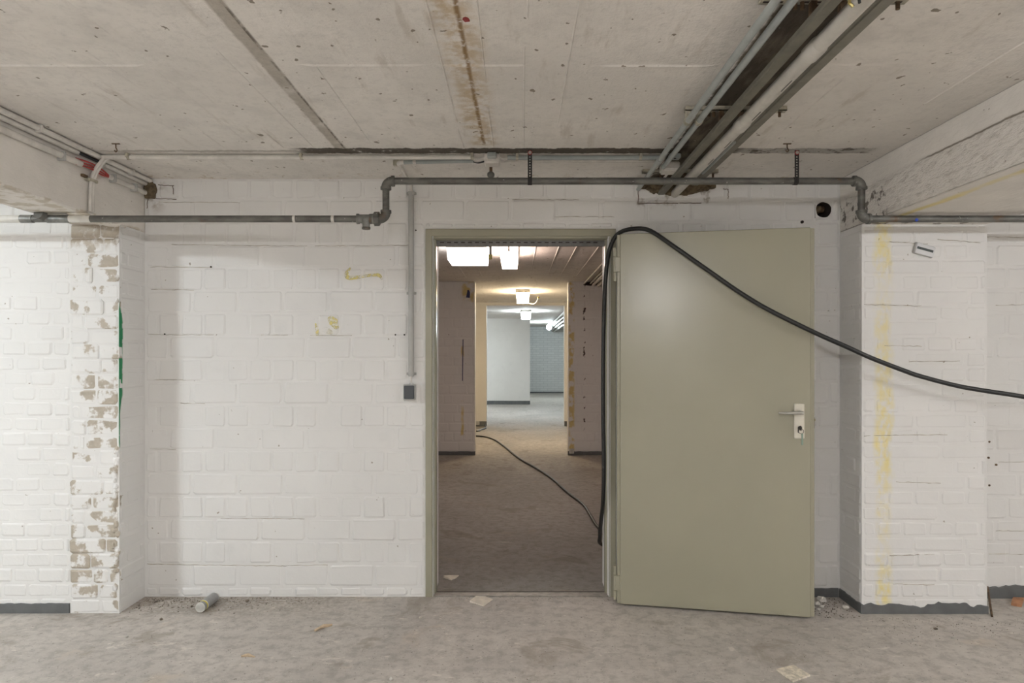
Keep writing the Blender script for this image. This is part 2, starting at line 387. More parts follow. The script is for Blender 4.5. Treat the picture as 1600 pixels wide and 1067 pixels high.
def arc(c, d1, d2, R, n=7):
    c, d1, d2 = Vector(c), Vector(d1).normalized(), Vector(d2).normalized(); o = c + d1 * R + d2 * R
    return [o - d2 * R * math.cos(t) - d1 * R * math.sin(t) for t in [math.pi / 2 * i / n for i in range(n + 1)]]
def lump(bm, c, r, seed=0, amp=0.3, sub=2):
    r = r if isinstance(r, (tuple, list)) else (r, r, r)
    res = bmesh.ops.create_icosphere(bm, subdivisions=sub, radius=1.0)
    for v in res['verts']:
        k = 1 + amp * mnoise.noise(v.co * 1.7 + Vector((seed * 3.1, seed, seed * 0.7))) + amp * 0.5 * mnoise.noise(v.co * 4 + Vector((seed, 7, 2)))
        v.co = Vector(c) + Vector((v.co.x * r[0], v.co.y * r[1], v.co.z * r[2])) * k
    return bm
def nl(*a, **k): return lump(bmesh.new(), *a, **k)

# ------------------------------------------------------------------ setting: dimensions
H = 2.33; BB = 2.03                    # ceiling height, underside of the two beams
YW, YW2 = 3.81, 4.05                   # door wall, front and back
YP = 3.565                             # face of the two wall stubs and of the left wall
XL, XL2 = -2.08, -2.335                # left stub / beam
XR, XR2 = 1.796, 2.45                  # right pier / beam
DX0, DX1, DZ = -0.514, 0.5464, 2.05    # outside of the door frame
HX, HZ, HR = (1286 - U) / 280, CAMZ - (328 - V) / 280, 0.046   # round hole beside the right pier
AX0, AX1, AY0 = -6.0, 6.0, -5.0        # the rest of the basement hall behind the camera

def struct(name, bm, mat, label=None, parent=None):
    o = obj(name, bm, mat, parent)
    if parent is None: o['kind'] = 'structure'
    if label: o['label'] = label; o['category'] = name.split('_')[0]
    return o

floor = struct('floor', nb(AX0 - .2, AX1 + .2, AY0 - .2, YW + .07, -0.2, 0.0), 'floor', 'worn grey concrete floor with stains and crumbs')
struct('floor_store', nb(-4.2, 4.2, YW + .07, 25.2, -0.2, 0.0), 'floor_store', 'brown concrete floor of the rooms behind the doorway, darkened in colour for dimmer light')
ceil = struct('ceiling', nb(AX0 - .2, AX1 + .2, AY0 - .2, YW2 - .01, H, H + .2), 'ceiling', 'whitewashed concrete ceiling with rust line and dark groove')
fceil = struct('ceiling_far', nb(-4.2, 4.2, YW2 - .01, 25.2, H, H + .2), 'far_ceiling', 'concrete ceiling of the rooms beyond the doorway')

# formwork ridges cast into the ceiling
rid = None
k = 0; x = -1.96
while x < 1.75:
    y = -0.5
    while y < 3.22:
        ln = random.uniform(0.5, 1.7); y1 = min(y + ln, 3.24)
        if random.random() < 0.55 and not (0.70 < x < 1.0) and abs(x + 0.165) > 0.05:
            b = bmesh.new(); w = random.uniform(0.003, 0.006); h = random.uniform(0.002, 0.0045); jx = random.uniform(-.008, .008)
            v = [b.verts.new(c) for c in ((x + jx - w, y, H), (x + jx + w, y, H), (x + jx, y + .03, H - h), (x - w, y1, H), (x + w, y1, H), (x, y1 - .03, H - h))]
            for f in ((0, 1, 2), (3, 5, 4), (0, 2, 5, 3), (1, 4, 5, 2)): b.faces.new([v[i] for i in f])
            obj('formwork_ridge', b, 'ceiling', ceil)
        y = y1 + random.uniform(0.0, 0.4)
    x += 0.142
for (xa, xb) in ((-1.9, -1.25), (-0.75, -0.3), (-0.28, 0.05), (0.25, 0.68), (1.05, 1.3)):
    b = bmesh.new(); ys = 2.31 + random.uniform(-.01, .01)
    v = [b.verts.new(c) for c in ((xa, ys - .008, H), (xa, ys + .008, H), (xa + .05, ys, H - .004), (xb, ys - .008, H), (xb, ys + .008, H), (xb - .05, ys, H - .004))]
    for f in ((0, 1, 2), (3, 5, 4), (0, 2, 5, 3), (1, 4, 5, 2)): b.faces.new([v[i] for i in f])
    obj('formwork_ridge', b, 'ceiling', ceil)
for (px, py) in ((728, 30), (1291, 8)):
    pt = (px - U) / (V - py) * (H - CAMZ)
    obj('red_dab' if px == 728 else 'spall', nl((pt, (H - CAMZ) * F / (V - py), H), (0.012, 0.016, 0.003), 3, .4, 1), 'red_mark', ceil)

# ridges of the room behind the doorway
x = -1.6
while x < 1.1:
    b = bmesh.new(); w = 0.007; h = random.uniform(.004, .012); y0 = 4.2; y1 = random.uniform(7.2, 9.1)
    v = [b.verts.new(c) for c in ((x - w, y0, H), (x + w, y0, H), (x, y0 + .03, H - h), (x - w, y1, H), (x + w, y1, H), (x, y1 - .03, H - h * .4))]
    for f in ((0, 1, 2), (3, 5, 4), (0, 2, 5, 3), (1, 4, 5, 2)): b.faces.new([v[i] for i in f])
    obj('formwork_ridge', b, 'far_ceiling', fceil); x += random.uniform(0.16, 0.24)

# beams along the hall
beam_l = struct('ceiling_beam_left', nb(XL2, XL, AY0, YW, BB, H, 0.006), 'beam', 'whitewashed concrete beam above the left stub wall')
beam_r = struct('ceiling_beam_right', nb(XR, XR2, AY0, YW, BB, H, 0.006), 'beam', 'rough whitewashed concrete beam above the right pier')
# outer shell of the hall behind the camera
struct('wall_rear', nb(AX0, AX1, AY0 - .2, AY0, 0, H), 'far_plaster')
struct('wall_outer_left', nb(AX0 - .2, AX0, AY0 - .2, YW2, 0, H), 'far_plaster')
struct('wall_outer_right', nb(AX1, AX1 + .2, AY0 - .2, YW2, 0, H), 'far_plaster')

# ---------------- brick laying
cache = {}
def brick_mesh(w, h, mat, var):
    key = (round(w, 3), round(h, 3), mat, var)
    if key in cache: return cache[key]
    rnd = random.Random(len(cache))
    b = bmesh.new(); c = 0.0045; d = 0.03; rr = min(0.012, w * .25, h * .25)
    j = lambda a=0.0014: rnd.uniform(-a, a)
    base = []
    for (sx, sz) in ((-1, -1), (1, -1), (1, 1), (-1, 1)):
        r0 = rr * rnd.uniform(.4, 1.2); p, q = (sx * w / 2, sz * (h / 2 - r0)), (sx * (w / 2 - r0), sz * h / 2)
        base += [p, q] if sx * sz > 0 else [q, p]
    mid = [(x + j(), c, z + j()) for x, z in base]
    k = [min(rnd.uniform(.006, .013), w * .3, h * .3) for _ in base]
    fr = [(m[0] - math.copysign(a, m[0]) * (1 if abs(m[0]) > w / 2 - .004 else .5), j(.0006), m[2] - math.copysign(a, m[2]) * (1 if abs(m[2]) > h / 2 - .004 else .5)) for m, a in zip(mid, k)]
    B = [b.verts.new((m[0], d, m[2])) for m in mid]; Md = [b.verts.new(m) for m in mid]; Fr = [b.verts.new(f) for f in fr]
    for i in range(8):
        n = (i + 1) % 8
        b.faces.new((B[i], B[n], Md[n], Md[i])); b.faces.new((Md[i], Md[n], Fr[n], Fr[i]))
    b.faces.new(Fr)
    bmesh.ops.recalc_face_normals(b, faces=b.faces)
    me = bpy.data.meshes.new('brick'); b.to_mesh(me); b.free(); me.materials.append(M[mat])
    for p in me.polygons: p.use_smooth = False
    cache[key] = me; return me
def subtract(r, h):
    x0, x1, z0, z1 = r; a0, a1, b0, b1 = h
    if x1 <= a0 or x0 >= a1 or z1 <= b0 or z0 >= b1: return [r]
    out = []
    if x0 < a0: out.append((x0, a0, z0, z1))
    if x1 > a1: out.append((a1, x1, z0, z1))
    m0, m1 = max(x0, a0), min(x1, a1)
    if z1 > b1: out.append((m0, m1, b1, z1))
    if z0 < b0: out.append((m0, m1, z0, b0))
    return out
def lay(parent, rects, origin, rot, mat, joint=0.0085, proud=0.0042, jit=0.001, holes=(), tilt=0.003, mn=0.014):
    """rects in wall coordinates (u along the wall, z up); outward normal is local -y"""
    R = Matrix.Translation(Vector(origin)) @ Matrix.Rotation(rot, 4, 'Z')
    for r in rects:
        rs = [r]
        for h in holes: rs = [p for q in rs for p in subtract(q, h)]
        for (u0, u1, z0, z1) in rs:
            w, h = u1 - u0 - joint, z1 - z0 - joint
            if w < mn or h < mn: continue
            me = brick_mesh(w, h, mat, random.randrange(5))
            o = bpy.data.objects.new('brick', me); COL.objects.link(o)
            o.parent = parent; o.matrix_parent_inverse = pmat(parent).inverted()
            o.matrix_local = R @ Matrix.Translation(Vector(((u0 + u1) / 2, -max(.0004, proud * random.uniform(.25, 1.15) + random.uniform(-jit, jit)), (z0 + z1) / 2))) @ \
                Matrix.Rotation(random.uniform(-tilt, tilt), 4, 'X') @ Matrix.Rotation(random.uniform(-tilt, tilt), 4, 'Z')
def block_bond(u0, u1, z1, zb=0.056, ch=0.127, L=0.2536, s0=-1.689):
    out = []; k = -1; z = zb - ch
    while z < z1:
        za, zt = max(z, 0.0), min(z + ch, z1)
        if k % 2 == 0: st, off = L, s0 + (L / 2 if (k // 2) % 2 == 0 else 0)
        else: st, off = L / 2, s0 + L / 4
        n = math.floor((u0 - off) / st); x = off + n * st
        while x < u1:
            a, b = max(x, u0), min(x + st, u1)
            if b - a > 0.02: out.append((a, b, za, zt))
            x += st
        z += ch; k += 1
    return out
def small_bond(u0, u1, z1, ch, pat, z0=0.0):
    """pat: list of (length, offset) cycled per course"""
    out = []; k = 0; z = z0
    while z < z1 - 0.01:
        L, off = pat[k % len(pat)]; x = u0 - L + (off % L)
        while x < u1:
            l = L + (random.uniform(-.006, .006) if L > .06 else 0); a, b = max(x, u0), min(x + l, u1)
            if b - a > 0.02: out.append((a, b, z, min(z + ch, z1)))
            x += l
        z += ch; k += 1
    return out

# ---------------- door wall (with the door opening and the round hole left open)
bm = bmesh.new()
hole_sq = (HX - HR, HX + HR, HZ - HR, HZ + HR)
IX0, IX1, IZ = -0.470, 0.502, 2.012                 # structural opening
box(bm, XL, IX0, YW, YW2, 0, H); box(bm, IX0, IX1, YW, YW2, IZ, H)
box(bm, IX1, hole_sq[0], YW, YW2, 0, H); box(bm, hole_sq[1], XR + .01, YW, YW2, 0, H)
box(bm, hole_sq[0], hole_sq[1], YW, YW2, 0, hole_sq[2]); box(bm, hole_sq[0], hole_sq[1], YW, YW2, hole_sq[3], H)
wall_back = struct('wall_back', bm, 'brick', 'white painted block wall around the steel doorway')
lay(wall_back, block_bond(XL + .004, XR, H), (0, YW, 0), 0, 'brick', holes=((DX0 - .004, DX1 + .004, 0, DZ + .004), hole_sq))
# collar and recess of the round hole
b = bmesh.new(); n = 24; rings = []
def sqp(t):
    c, s = math.cos(t), math.sin(t); m = max(abs(c), abs(s)); return c / m, s / m
for (kind, rr, y) in (('s', HR, YW - .004), ('c', HR * .93, YW - .005), ('c', HR * .86, YW + .02), ('c', HR * .80, YW + .14), ('c', .002, YW + .14)):
    ring = []
    for i in range(n):
        t = 2 * math.pi * i / n
        cx, cz = sqp(t) if kind == 's' else (math.cos(t), math.sin(t))
        jit = 1 + (0.10 * mnoise.noise(Vector((cx * 2, cz * 2, y * 9))) if kind == 'c' else 0)
        ring.append(b.verts.new((HX + cx * rr * jit, y, HZ + cz * rr * jit)))
    rings.append(ring)
for a, c in zip(rings, rings[1:]):
    for i in range(n): b.faces.new((a[i], a[(i + 1) % n], c[(i + 1) % n], c[i]))
o = obj('hole_lining', b, 'brick', wall_back)
o.data.materials.append(M['dark'])
for p in o.data.polygons:
    if p.index >= n: p.material_index = 1
obj('loose_mortar', nl((HX - .018, YW + .05, HZ + .012), (.022, .03, .026), 5, .5), 'foam', wall_back)
obj('loose_mortar', nl((HX + .012, YW + .06, HZ + .016), (.020, .03, .020), 8, .5), 'rust', wall_back)
for (px, py) in ((1253, 347), (618, 523), (632, 523), (648, 623), (650, 360), (258, 522), (330, 417)):   # old fixing holes
    c = P(px, py, YW)
    obj('plug_hole', nt([c + Vector((0, -.0062, 0)), c + Vector((0, .01, 0))], 0.009 if px == 1253 else 0.0045, 8), 'dark', wall_back)

def ribbon(pts, ws, y):                              # flat sprayed line lying on the wall face
    b = bmesh.new(); pts = smooth_pts([P(a, c, y) for a, c in pts], 5); m = len(pts); L = []
    for i, p in enumerate(pts):
        d = (pts[min(i + 1, m - 1)] - pts[max(i - 1, 0)]).normalized(); nn = Vector((-d.z, 0, d.x))
        f = i / (m - 1) * (len(ws) - 1); j = min(int(f), len(ws) - 2); w = ws[j] + (ws[j + 1] - ws[j]) * (f - j)
        L.append((b.verts.new(p + nn * w), b.verts.new(p - nn * w)))
    for a, c in zip(L, L[1:]): b.faces.new((a[0], a[1], c[1], c[0]))
    return b
YD = YW - 0.0075
obj('paint_mark', ribbon([(548, 418), (541, 428), (545, 434), (560, 433), (578, 430), (592, 430), (597, 437)], [.004, .012, .012, .009, .008, .010, .004], YD), 'yellow_mark', wall_back)
obj('paint_mark', ribbon([(493, 505), (495, 515), (496, 524)], [.003, .009, .008], YD), 'yellow_mark', wall_back)
obj('paint_mark', ribbon([(514, 495), (521, 503), (527, 514)], [.012, .026, .010], YD), 'yellow_mark', wall_back)
obj('paint_mark', ribbon([(496, 522), (508, 516), (520, 521)], [.004, .020, .008], YD), decal('faint_yellow_spray', (0.78, 0.67, 0.25), .4, .7, 30, .4), wall_back)

# ---------------- left stub wall and left wall
stub = struct('wall_stub_left', nb(XL2, XL, YP, YW2, 0, BB), 'stub_side', 'broken off end of a white wall beside the left brickwork')
lay(stub, small_bond(0.004, YW - YP - .002, BB, 0.079, [(0.245, 0), (0.125, 0.06)]), (XL, YP, 0), math.pi / 2, 'stub_side', 0.008, 0.003, .0008)
z = 0.0; k = 0
while z < BB - .02:                                  # torn brick ends on its front
    zt = min(z + 0.079 + random.uniform(-.004, .004), BB)
    xs = [XL2 + random.uniform(-.002, .004)]; xs += sorted(random.uniform(XL2 + .05, XL - .05) for _ in range(random.choice((1, 1, 2)))); xs.append(XL - random.uniform(-.004, .010))
    for a, c in zip(xs, xs[1:]): lay(stub, [(a, c, z, zt)], (0, YP, 0), 0, 'scar', 0.003, random.uniform(0.001, 0.009), .001, tilt=.025)
    z = zt
for i in range(26):                                  # broken mortar lumps along its right arris
    zz = random.uniform(.05, 1.95); zz = zz if not .88 < zz < 1.62 else (zz - .88) + .1; obj('mortar_lump', nl((XL - .012 + random.uniform(-.02, .006), YP - .002, zz), (random.uniform(.010, .022), .010, random.uniform(.012, .03)), i, .5, 1), 'scar', stub)
wall_left = struct('wall_left', nb(AX0, XL2, YP + .006, YW2, 0, H), 'brick', 'white painted brick wall at the far left')
lay(wall_left, small_bond(-3.45, XL2 - .002, H, 0.079, [(0.136, 0), (0.136, 0.068)]), (0, YP + .006, 0), 0, 'brick', 0.008, 0.0036, .0016)

# ---------------- right pier and right recess wall
pier = struct('wall_pier_right', nb(XR, XR2, YP, YW2, 0, BB), 'pier', 'white painted brick pier with a yellow sprayed stripe')
lay(pier, small_bond(XR + .002, XR2 - .002, BB, 0.0803, [(0.272, 0), (0.136, 0.068), (0.272, 0.13), (0.136, 0)]), (0, YP, 0), 0, 'pier', 0.008, 0.0034, .0014, tilt=.006)
lay(pier, small_bond(-(YW - YP) + .002, -0.004, BB, 0.0803, [(0.245, 0), (0.122, 0.06)]), (XR, YP, 0), -math.pi / 2, 'pier', 0.009, 0.004, .0014)
wall_right = struct('wall_right', nb(XR2, AX1, YW - .02, YW2, 0, H), 'brick', 'white painted block wall in the recess at far right')
lay(wall_right, block_bond(XR2 + .002, 3.7, H, s0=-1.66), (0, YW - .02, 0), 0, 'brick', 0.009, 0.004, .0018)
for (px, py) in ((1545, 690), (1544, 715), (1556, 726), (1545, 758)):
    c = P(px, py, YW - .02); obj('plug_hole', nt([c + Vector((0, -.006, 0)), c + Vector((0, .01, 0))], 0.006, 8), 'rust', wall_right)

# ---------------- plinth bands with ragged upper edges
def plinth(name, u0, u1, origin, rot, h, rag, label, t=0.009, step=0.018, seed=1, parent=None):
    rnd = random.Random(seed); b = bmesh.new(); R = Matrix.Translation(Vector(origin)) @ Matrix.Rotation(rot, 4, 'Z')
    n = max(2, int((u1 - u0) / step)); cols = []
    for i in range(n + 1):
        u = u0 + (u1 - u0) * i / n
        hh = h + rag * (mnoise.noise(Vector((u * 6, seed, 0))) + 0.6 * mnoise.noise(Vector((u * 23, seed, 3)))) + rnd.uniform(-.002, .002)
        cols.append([b.verts.new(R @ Vector(p)) for p in ((u, -t, 0), (u, -t, hh - .002), (u, -t + .003, hh), (u, .004, hh), (u, .004, 0))])
    for a, c in zip(cols, cols[1:]):
        for i in range(4): b.faces.new((a[i], a[i + 1], c[i + 1], c[i]))
    b.faces.new(cols[0]); b.faces.new(cols[-1][::-1])
    o = obj(name, b, 'plinth', parent); o['kind'] = 'structure'; o['label'] = label; o['category'] = 'baseboard'; return o
plinth('baseboard_left', -3.45, XL2 - .006, (0, YP + .006, 0), 0, 0.050, .006, 'dark grey painted plinth under the far left brickwork', seed=2)
plinth('baseboard_pier_front', XR - .009, XR2 + .002, (0, YP, 0), 0, 0.050, .032, 'ragged dark grey plinth across the pier front', seed=5)
plinth('baseboard_pier_side', -(YW - YP) + .01, 0.0, (XR, YP, 0), -math.pi / 2, 0.050, .008, 'dark grey plinth on the shaded pier side', seed=9)
plinth('baseboard_back', DX1 + .55, XR - .01, (0, YW, 0), 0, 0.048, .006, 'dark grey plinth on the block wall behind the open door', seed=11)
plinth('baseboard_right', XR2 + .003, 3.7, (0, YW - .02, 0), 0, 0.066, .016, 'dark grey plinth in the recess at far right', seed=14)

# ---------------- rooms beyond the doorway
Y2, Y3, Y4, Y5 = 9.17, 12.86, 18.5, 24.0
struct('wall_store_left', nb(-2.9, -2.7, YW2, Y2, 0, H), 'far_plaster')
struct('wall_store_right', nb(2.7, 2.9, YW2, Y2, 0, H), 'far_plaster')
w2l = struct('wall_middle_left', nb(-2.9, -0.576, Y2, Y2 + .24, 0, H), 'far_brick', 'block wall left of the second opening with yellow marks')
w2r = struct('wall_middle_right', nb(0.679, 2.9, Y2, Y2 + .24, 0, H), 'far_brick', 'block wall right of the second opening with yellow stripe')
lay(w2l, block_bond(-1.35, -0.578, H), (0, Y2, 0), 0, 'far_brick', 0.010, 0.004, .0014)
lay(w2r, block_bond(0.681, 1.5, H), (0, Y2, 0), 0, 'far_brick', 0.010, 0.004, .0014)
plinth('baseboard_middle_left', -2.7, -0.570, (0, Y2, 0), 0, 0.052, .003, 'dark plinth left of the second opening', seed=21, step=.05)
plinth('baseboard_middle_right', 0.672, 2.7, (0, Y2, 0), 0, 0.052, .003, 'dark plinth right of the second opening', seed=22, step=.05)
for q in ([(731, 453), (732, 457), (731, 465)], ):
    obj('paint_mark', ribbon(q, [.008, .02, .026], Y2 - .008), 'blue_dark', w2l)
obj('paint_mark', ribbon([(723.5, 530), (723, 560), (722.6, 595)], [.005, .006, .005], Y2 - .008), 'blue_dark', w2l)
struct('wall_passage_left', nb(-1.8, -1.6, Y2 + .24, Y3, 0, H), 'far_plaster')
struct('wall_passage_right', nb(1.6, 1.8, Y2 + .24, Y3, 0, H), 'far_plaster')
w3l = struct('wall_inner_left', nb(-1.8, -0.590, Y3, Y3 + .24, 0, H), 'far_plaster', 'warm lit wall edge left of the third opening')
w3r = struct('wall_inner_right', nb(0.880, 1.8, Y3, Y3 + .24, 0, H), 'far_plaster', 'warm lit wall edge right of the third opening')
plinth('baseboard_inner_left', -1.6, -0.586, (0, Y3, 0), 0, 0.095, .002, 'dark plinth left of the third opening', seed=23, step=.1)
plinth('baseboard_inner_right', 0.876, 1.6, (0, Y3, 0), 0, 0.095, .002, 'dark plinth right of the third opening', seed=24, step=.1)
obj('lintel_edge', nb(-0.59, 0.88, Y3, Y3 + .24, H - .055, H), 'far_plaster', w3l)
struct('wall_far_left', nb(-4.0, 0.33, Y4, Y4 + .3, 0, H), 'far_plaster', 'smooth white wall lit cold in the last room')
plinth('baseboard_far', -4.0, 0.335, (0, Y4, 0), 0, 0.10, .002, 'dark plinth of the cold lit far wall', seed=25, step=.2)
struct('wall_far_right', nb(0.0, 4.2, Y5, Y5 + .2, 0, H), 'distant', 'distant white brick wall at the end of the view')
plinth('baseboard_end', 0.0, 4.0, (0, Y5, 0), 0, 0.05, .002, 'thin dark plinth of the distant brick wall', seed=26, step=.3)
struct('wall_far_side_left', nb(-4.2, -4.0, Y3, Y4 + .3, 0, H), 'far_plaster')
struct('wall_far_side_right', nb(4.0, 4.2, Y3, Y5, 0, H), 'far_plaster')
struct('wall_far_return', nb(0.0, 0.33, Y4 + .3, Y5, 0, H), 'far_plaster')
struct('wall_room_left', nb(-4.0, -1.8, Y3, Y3 + .24, 0, H), 'far_plaster')
struct('wall_room_right', nb(1.8, 4.0, Y3, Y3 + .24, 0, H), 'far_plaster')

# ------------------------------------------------------------------ light fixtures
def fixture(x, y, w, l, hgt, key, label, along_y=True, group='ceiling lamps', clip=True):
    """wet-room lamp: tray on the ceiling, tapered lit diffuser, spring clips"""
    t = thing('ceiling_lamp', (x, y, H), label, 'lamp', group)
    ww, ll = (w, l) if along_y else (l, w)
    obj('housing', nb(x - ww / 2, x + ww / 2, y - ll / 2, y + ll / 2, H - hgt * .30, H - .001, .006), 'fixture', t)
    b = bmesh.new(); zt, zb = H - hgt * .30, H - hgt
    i = 0.012
    top = [(-ww / 2 + .004, -ll / 2 + .004), (ww / 2 - .004, -ll / 2 + .004), (ww / 2 - .004, ll / 2 - .004), (-ww / 2 + .004, ll / 2 - .004)]
    bot = [(-ww / 2 + i, -ll / 2 + i), (ww / 2 - i, -ll / 2 + i), (ww / 2 - i, ll / 2 - i), (-ww / 2 + i, ll / 2 - i)]
    A = [b.verts.new((x + p, y + q, zt)) for p, q in top]; B = [b.verts.new((x + p, y + q, zb)) for p, q in bot]
    for j in range(4): b.faces.new((A[j], A[(j + 1) % 4], B[(j + 1) % 4], B[j]))
    b.faces.new(B); b.faces.new(A)
    obj('diffuser', b, 'lamp_' + key, t)
    if clip:
        for s in (-1, 1):
            if along_y: obj('clip', nb(x - .008, x + .008, y + s * (ll / 2 + .003) - .004, y + s * (ll / 2 + .003) + .004, H - hgt * .62, H - .006), 'fixture', t)
            else: obj('clip', nb(x + s * (ww / 2 + .003) - .004, x + s * (ww / 2 + .003) + .004, y - .008, y + .008, H - hgt * .62, H - .006), 'fixture', t)
    return t
fixture(-3.78, 1.47, 0.17, 0.40, 0.07, 'left', 'lamp on the ceiling of the bay left of the beam', False)
def fill_tube_lamp(x, y, l, key, label, drop=0.30, along_y=True):
    """bare fluorescent tube under a slim batten hung low on two rods, added unseen as fill light"""
    t = thing('ceiling_lamp', (x, y, H), label, 'lamp', 'ceiling lamps'); z = H - drop
    d = Vector((0, 1, 0)) if along_y else Vector((1, 0, 0)); c = Vector((x, y, z))
    obj('batten', nt([c - d * l / 2 + Vector((0, 0, .045)), c + d * l / 2 + Vector((0, 0, .045))], .012, 6), 'fixture', t)
    obj('tube', nt([c - d * (l / 2 - .03), c + d * (l / 2 - .03)], .019, 8), 'lamp_' + key, t)
    for q in (-1, 1):
        e = c + d * q * (l / 2 - .015); obj('socket', nb(e.x - .016, e.x + .016, e.y - .016, e.y + .016, z - .02, z + .05), 'fixture', t)
        e = c + d * q * l * .3; obj('rod', nt([(e.x, e.y, z + .05), (e.x, e.y, H)], .004, 6), 'fixture', t)
fill_tube_lamp(-0.15, -0.55, 1.5, 'main', 'unseen bare tube lamp behind the viewpoint, hung low as fill light')
fill_tube_lamp(-0.6, -3.2, 1.5, 'main', 'added unseen fill tube lamp at the rear of the hall')
fill_tube_lamp(3.9, 0.2, 1.5, 'right', 'added unseen fill tube lamp in the bay right of the beam')
fixture((729.5 - U) * 6.0 / F, 6.2, 0.36, 0.44, 0.145, 'white', 'wide bright white lamp in the room behind the doorway', True, clip=False)
fixture((795 - U) * 5.95 / F, 6.35, 0.170, 0.80, 0.135, 'pink', 'narrow warm white lamp beside the wide one behind the doorway')
fixture((817 - U) * 10.3 / F, 10.55, 0.20, 0.62, 0.17, 'warm', 'yellowish lamp on the ceiling of the narrow passage')
fixture((822 - U) * 14.9 / F, 15.3, 0.22, 0.75, 0.17, 'cold', 'cold white lamp in the room behind the passage')
fixture(-2.2, 16.6, 0.22, 1.2, 0.13, 'cold', 'cold white lamp hidden left in the far room')
t = thing('bulb_lamp', P(858, 512, 20.5), 'small bare bright bulb far away near the conduits', 'lamp', 'ceiling lamps')
c = P(858, 511, 20.5)
obj('bulb', nl(c, (.075, .075, .09), 1, 0.0), 'lamp_far', t, True); obj('holder', nt([c + Vector((0, 0, .07)), Vector((c.x, c.y, H))], .035), 'fixture', t)

# ------------------------------------------------------------------ door frame
fr = tag(bpy.data.objects.new('door_frame', None), 'olive grey steel door frame set in the block wall', 'door frame', None, 'structure'); COL.objects.link(fr)
fr.location = (0, YW, 0)
yf = YW - .010
for side in (-1, 1):
    b = bmesh.new()
    if side < 0: e0, e1, e2, e3 = DX0, DX0 + .036, DX0 + .042, IX0
    else: e0, e1, e2, e3 = DX1, DX1 - .030, DX1 - .036, IX1
    def bx(a, c, *r, **k): box(b, min(a, c), max(a, c), *r, **k)
    bx(e0, e1, yf, YW + .015, 0, DZ, bev=.002)                    # face
    bx(e1, e2, yf + .012, YW + .05, 0, DZ - .04)                  # rebate step
    bx(e2, e3 - side * .008, YW + .035, YW + .060, 0, DZ - .05, bev=.002)
    bx(e3 + side * .0, e3 - side * .010, YW + .045, YW + .085, 0, DZ - .05)
    obj('jamb', b, 'door', fr)
    b = bmesh.new(); bx(e1 - side * .004, e1 - side * .0065, yf + .006, YW + .034, 0.0, DZ - .045); obj('seal_strip', b, 'door_dark', fr)
b = bmesh.new()
box(b, DX0, DX1, yf + .0005, YW + .015, DZ - .040, DZ, .002); box(b, DX0 + .036, DX1 - .03, yf + .012, YW + .05, DZ - .052, DZ - .038)
box(b, DX0 + .04, DX1 - .04, YW + .035, YW + .060, DZ - .054, DZ - .045, .002)
obj('head', b, 'door', fr)
rail = obj('head_rail', nb(IX0 + .006, IX1 - .006, YW + .062, YW + .090, 1.966, 2.010, .002), 'seal', fr)
b = bmesh.new()
x = IX0 + .03
while x < IX1 - .04:
    box(b, x, x + .022, YW + .0605, YW + .064, 1.983, 1.988); x += .0395
o = obj('rail_slots', b, 'dark', rail)
obj('strike_bracket', nb(-.163, -.149, YW + .085, YW + .092, 1.918, 1.99, .001), 'seal', fr)
obj('strike_tongue', nb(-.168, -.146, YW + .080, YW + .094, 1.893, 1.922, .003), 'brass', fr)
obj('threshold', nb(DX0 + .045, DX1 - .04, YW - .006, YW + .052, -.01, .007, .002), 'threshold', fr)
obj('threshold_gap_shade', nb(DX0 + .050, DX1 - .045, YW + .053, YW + .078, -.01, .002), 'dark', fr)  # dark strip standing in for the shade in the gap

# ------------------------------------------------------------------ door leaf, swung wide open
LA = Vector((0.548, 3.664, 0.0)); LB = Vector((1.508, 3.468, 0.0)); LW = (LB - LA).length; ang = math.atan2(LB.y - LA.y, LB.x - LA.x)
leaf = thing('door_1', LA, 'olive grey steel door leaf swung wide open against the wall', 'door', None, ang); leaf['kind'] = 'structure'
T = Matrix.Translation(LA) @ Matrix.Rotation(ang, 4, 'Z')
def dobj(name, bm, mat, parent=leaf, smooth=False):
    bmesh.ops.transform(bm, matrix=T, verts=bm.verts); return obj(name, bm, mat, parent, smooth)
dobj('panel', nb(0.0, LW - .018, 0.0, .030, .012, 1.998, .004), 'door')
dobj('rear_skin', nb(-.018, LW, .024, .052, .020, 1.990, .003), 'door_dark')
dobj('edge_fold', nb(LW - .019, LW + .001, .010, .026, .014, 1.994, .002), 'door')
dobj('hinge_edge', nb(-.016, .001, .008, .026, .014, 1.994, .002), 'door')
for s, (za, zb) in enumerate(((1.925, 1.745), (0.212, 0.032))):
    hg = dobj('hinge', nt([(-.027, .012, zb + .05), (-.027, .012, za - .05)], .0095, 12), 'door', leaf, True)
    for (a, c) in ((zb, zb + .047), (za - .047, za)):
        dobj('knuckle', nt([(-.027, .012, a), (-.027, .012, c)], .0085, 12), 'door', hg, True)
    dobj('hinge_plate', nb(-.026, .004, .004, .011, zb + .05, za - .05, .002), 'door', hg)
hx = LW - .075
pl = dobj('handle_plate', nb(hx - .025, hx + .025, -.009, .001, .922, 1.100, .003), 'alu')
lever = bmesh.new(); tube(lever, [(hx, 0, 1.056), (hx, -.035, 1.056)], .011, 12)
tube(lever, smooth_pts([(hx + .012, -.040, 1.056), (hx, -.044, 1.057), (hx - .03, -.046, 1.056), (hx - .07, -.047, 1.054), (hx - .105, -.045, 1.055)], 4), [.009] * 8 + [.0085, .008, .0075, .007, .0065, .006, .0055, .005, .0045], 12)
dobj('lever', lever, 'steel', pl, True)
dobj('lever_rose', nt([(hx, -.008, 1.056), (hx, -.016, 1.056)], .019, 20), 'alu', pl, True)
dobj('lock_cylinder', nt([(hx + .002, -.008, .978), (hx + .002, -.020, .978)], .0095, 14), 'key', pl, True)
